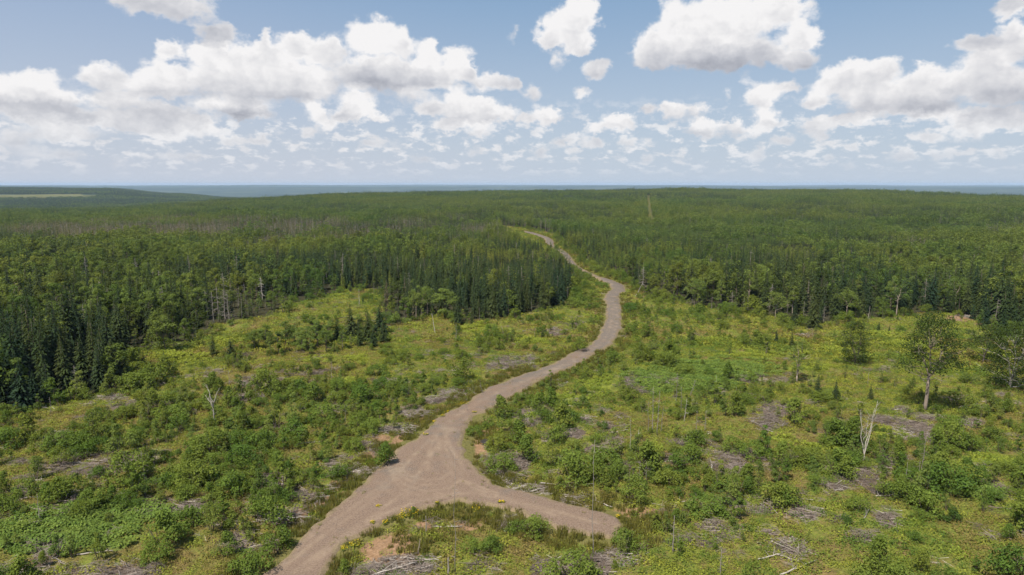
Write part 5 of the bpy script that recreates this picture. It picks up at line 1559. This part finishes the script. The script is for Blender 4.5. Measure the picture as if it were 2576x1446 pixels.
dens_n = np.clip((fbm(cx1, cy1, 5, 161, 3) - .18) * 3.4, .35, 1)
LOW = [cover_mesh('low_shrub', M['cover'], .95, .40, 75, .17, 401), cover_mesh('low_shrub', M['cover'], .80, .30, 60, .15, 402), cover_mesh('low_shrub', M['bush'], .75, .55, 70, .16, 403), cover_mesh('low_shrub', M['russet'], .90, .32, 65, .15, 404)]
k = (un < dens_n * (1 - .80 * sl) * (1 - .85 * so)) & (g.uniform(size=len(un)) > np.clip(np.maximum(lm * .8, fe) * 1.0 - .25, 0, .8)) & (dro > 1.6)
wet = fbm(cx1, cy1, 18, 166, 3)
kx = np.where(wet[k] > .50, np.where(g.uniform(size=k.sum()) < .72, 3, 0), np.where(g.uniform(size=k.sum()) < .34, 2, g.integers(0, 2, k.sum())))
sc_ = g.uniform(.7, 1.5, k.sum()) * np.where(np.hypot(cx1[k], cy1[k]) > 172, 1.7, 1)
scatter('low_vegetation', np.stack([cx1[k], cy1[k], cz[k]], 1), g.uniform(0, 6.28, k.sum()), sc_, kx, LOW, 'low heath and raspberry cover over the cut-over ground', np.clip(.9 - wet[k] * 1.6, 0, .3) * 0)
FR = [cover_mesh('fern_clump', M['fern'], .85, .50, 46, .42, 411, 'frond'), cover_mesh('fern_clump', M['fern'], .7, .42, 38, .38, 412, 'frond'), cover_mesh('fern_clump', M['lime'], .85, .45, 46, .38, 413, 'frond'), cover_mesh('fern_clump', M['lime'], .7, .38, 36, .34, 414, 'frond')]
brk_ = (fbm(cx1, cy1, 7, 181, 3) - .5) * 1.3
k1 = (fe > .12) & (g.uniform(size=len(cx1)) < np.clip((fe + brk_ * .7 - .25) * 1.6, 0, .92)); k2 = (lm > .12) & ~k1 & (g.uniform(size=len(cx1)) < np.clip((lm + brk_ - .50) * 1.4, 0, .75))
k = (k1 | k2) & (dro > 2)
kx = np.where(k1[k], 0, 2) + g.integers(0, 2, k.sum())
scatter('fern_cover', np.stack([cx1[k], cy1[k], cz[k]], 1), g.uniform(0, 6.28, k.sum()), g.uniform(.8, 1.35, k.sum()) * np.where(np.hypot(cx1[k], cy1[k]) > 172, 1.6, 1), kx, FR, 'beds of bright green and lime ferns')
GR = [cover_mesh('grass_tuft', M['grass'], .45, .6, 40, .07, 421, 'blade'), cover_mesh('grass_tuft', M['grass'], .35, .8, 34, .07, 422, 'blade')]
k = (dro > .3) & (dro < 4.6) & (g.uniform(size=len(cx1)) < .75 * np.clip((fbm(cx1, cy1, 8, 168, 2) - .22) * 5, .3, 1)) & (so < .6)
gx2, gy2 = cx1[k], cy1[k]
gx2 = np.concatenate([gx2 + g.uniform(-.7, .7, len(gx2)) for _ in range(4)]); gy2 = np.concatenate([gy2] * 4); gy2 = gy2 + g.uniform(-.7, .7, len(gy2))
# scattered tufts over the open ground, thick round the wet hollows
wetx = [(1265,1108),(1230,1095),(1640,1300),(1590,1318),(1060,1370),(1240,1300)]
for (a, b) in wetx:
    x, y = G(a, b); n = 60
    gx2 = np.append(gx2, x + g.normal(0, 2.0, n)); gy2 = np.append(gy2, y + g.normal(0, 1.6, n))
kk = (segdist(gx2, gy2, _rg) > .2) & ~inpoly(gx2, gy2, _rg); gx2, gy2 = gx2[kk], gy2[kk]
scatter('verge_grass', np.stack([gx2, gy2, height(gx2, gy2)], 1), g.uniform(0, 6.28, len(gx2)), g.uniform(.6, 1.3, len(gx2)), g.integers(0, 2, len(gx2)), GR, 'rough grass along the ditches and verges', g.uniform(0, .3, len(gx2)))
ST = [cover_mesh('loose_sticks', M['stick'], 1.0, .36, 34, 1.3, 431, 'stick'), cover_mesh('loose_sticks', M['stick'], .8, .30, 26, 1.1, 432, 'stick'), cover_mesh('loose_sticks', M['bone'], .9, .22, 9, 1.7, 433, 'stick')]
k = (g.uniform(size=len(cx1)) < np.clip(sl * 1.0 + .015, 0, .75)) & (dro > 1.2)
scatter('slash_litter', np.stack([cx1[k], cy1[k], cz[k]], 1), g.uniform(0, 6.28, k.sum()), g.uniform(.7, 1.4, k.sum()), g.choice([0, 1, 2], k.sum(), p=[.45, .38, .17]), ST, 'grey twigs and slash left from the felling')
# weeds on the gravel itself
wx_ = g.uniform(-40, 40, 9000); wy_ = g.uniform(58, 300, 9000)
k = inpoly(wx_, wy_, road); wx_, wy_ = wx_[k], wy_[k]
dw = segdist(wx_, wy_, road)
k = (fbm(wx_, wy_, 6, 171, 2) > .52) & (g.uniform(size=len(wx_)) < np.where(dw < 1.6, .8, .12)); wx_, wy_ = wx_[k], wy_[k]
WE = [cover_mesh('weed_tuft', M['grass'], .18, .16, 10, .12, 441)]
scatter('gravel_weeds', np.stack([wx_, wy_, np.full(len(wx_), .2)], 1), g.uniform(0, 6.28, len(wx_)), g.uniform(.5, 1.5, len(wx_)), np.zeros(len(wx_), int), WE, 'thin weeds along the gravel edges')

# yellow flowers by the road
def flower(px, py, rx, ry, label, seed):
    x, y = G(px, py); g2 = np.random.default_rng(seed)
    d = math.hypot(x, y); Rx = rx * d / F; Ry = ry * d / F / math.sin(math.atan2(CAM_H, d))
    n = int(26 + 44 * Rx * Ry); a = g2.uniform(0, 6.28, n); r = np.sqrt(g2.uniform(0, 1, n))
    X = r * np.cos(a) * Rx; Y = r * np.sin(a) * Ry
    z0 = float(height(np.array([x]), np.array([y]))[0])
    on_road = bool(inpoly(np.array([x]), np.array([y]), road)[0])
    if on_road: z0 = .18
    e = bpy.data.objects.new('yellow_flower_clump', None); COL.objects.link(e); e.location = (x, y, z0); e.scale = (.9, .9, .45) if on_road else (1, 1, 1)
    tag(e, label, 'wildflowers', 'yellow wildflower clumps by the gravel')
    mb = MB(); leaves(mb, np.stack([X, Y, g2.uniform(.18, .45, n)], 1), np.tile([0, 0, 1.5], (n, 1)), .14, g2)
    link(mb.mesh('blossoms', [M['yellow']]), 'blossoms', e)
    mb = MB(); k2 = np.concatenate([X, X]) + g2.uniform(-.1, .1, 2 * n); k3 = np.concatenate([Y, Y]) + g2.uniform(-.1, .1, 2 * n)
    leaves(mb, np.stack([k2, k3, g2.uniform(.03, .32, 2 * n)], 1), np.tile([0, 0, 1.0], (2 * n, 1)), .18, g2)
    link(mb.mesh('leaves', [M['bush']]), 'leaves', e)
FL = [(1030,1290,28,12,"widest yellow flower patch where the gravel meets the sandy ground"),(1008,1300,14,8,"smaller yellow clump at the outer side of the widest patch"),(893,1366,14,9,"yellow clump on the near road's inner verge"),(866,1379,10,5,"sparse yellow clump below the one on the near verge"),
 (1197,1278,11,10,"compact yellow clump on the spur's lower verge"),(1258,1266,6,3,"twin-headed yellow clump on the spur gravel"),(1266,1266,4,3,"tiny yellow tuft touching the twin-headed one"),(953,1277,9,3,"flat yellow weeds on the turning gravel"),
 (1165,1016,16,4,"long yellow clump on the verge up the road"),(1153,1019,9,3,"low yellow tuft below the long verge clump"),(1123,1038,7,3,"yellow clump midway down the verge"),(1114,1048,7,3,"yellow clump below the midway one"),(1093,1062,5,2,"smallest yellow tuft on the road verge"),
 (1070,1095,9,3,"yellow clump alone on the gravel's outer side"),(1192,1039,8,2,"thin yellow line on the road's inner side"),(938,1318,8,4,"pale yellow weeds on the near gravel"),(970,1314,8,5,"olive yellow clump beside the pale weeds"),(1555,1300,6,2,"faint yellow tuft at the spur's end"),(1100,1268,5,2,"faint yellow tuft under the turning marks")]
for i, f in enumerate(FL):
    flower(*f[:4], f[4], 600 + i)

# dark pool in the ditch hollow
x, y = G(1243, 1112)
mb = MB(); r2 = random.Random(3)
pts_ = [(math.cos(a) * 2.2 * r2.uniform(.75, 1.15), math.sin(a) * 1.3 * r2.uniform(.75, 1.15), 0) for a in np.linspace(0, 6.28, 24, endpoint=False)]
mb.add(pts_, [tuple(range(24))])
m, t = new_mat('dark_water')
b = t.n('ShaderNodeBsdfPrincipled'); b.inputs['Base Color'].default_value = (.030, .022, .013, 1); b.inputs['Roughness'].default_value = .35; b.inputs['Specular IOR Level'].default_value = .25
finish(t, b.outputs[0])
o = link(mb.mesh('puddle_water', [m]), 'puddle_water'); o.location = (x, y, float(height(np.array([x]), np.array([y]))[0]) + .12); tag(o, kind='structure')

write_labels()

# ------------------------------------------------------------------ air
hz_me = bpy.data.meshes.new('haze')
B = 26500.0; z0, z1 = -175.0, 66.0
hv = [(-B, -B, z0), (B, -B, z0), (B, B, z0), (-B, B, z0), (-B, -B, z1), (B, -B, z1), (B, B, z1), (-B, B, z1)]
hz_me.from_pydata(hv, [], [(0, 3, 2, 1), (4, 5, 6, 7), (0, 1, 5, 4), (1, 2, 6, 5), (2, 3, 7, 6), (3, 0, 4, 7)])
m = bpy.data.materials.new('air'); m.use_nodes = True; m.node_tree.nodes.clear()
t = NT(m.node_tree)
pv = t.n('ShaderNodeVolumePrincipled')
pv.inputs['Color'].default_value = (.55, .74, 1.0, 1)
pv.inputs['Density'].default_value = 4.6e-5
pv.inputs['Anisotropy'].default_value = 0.0
ou = t.n('ShaderNodeOutputMaterial'); m.node_tree.links.new(pv.outputs[0], ou.inputs['Volume'])
hz_me.materials.append(m)
hz = link(hz_me, 'haze'); tag(hz, kind='stuff')
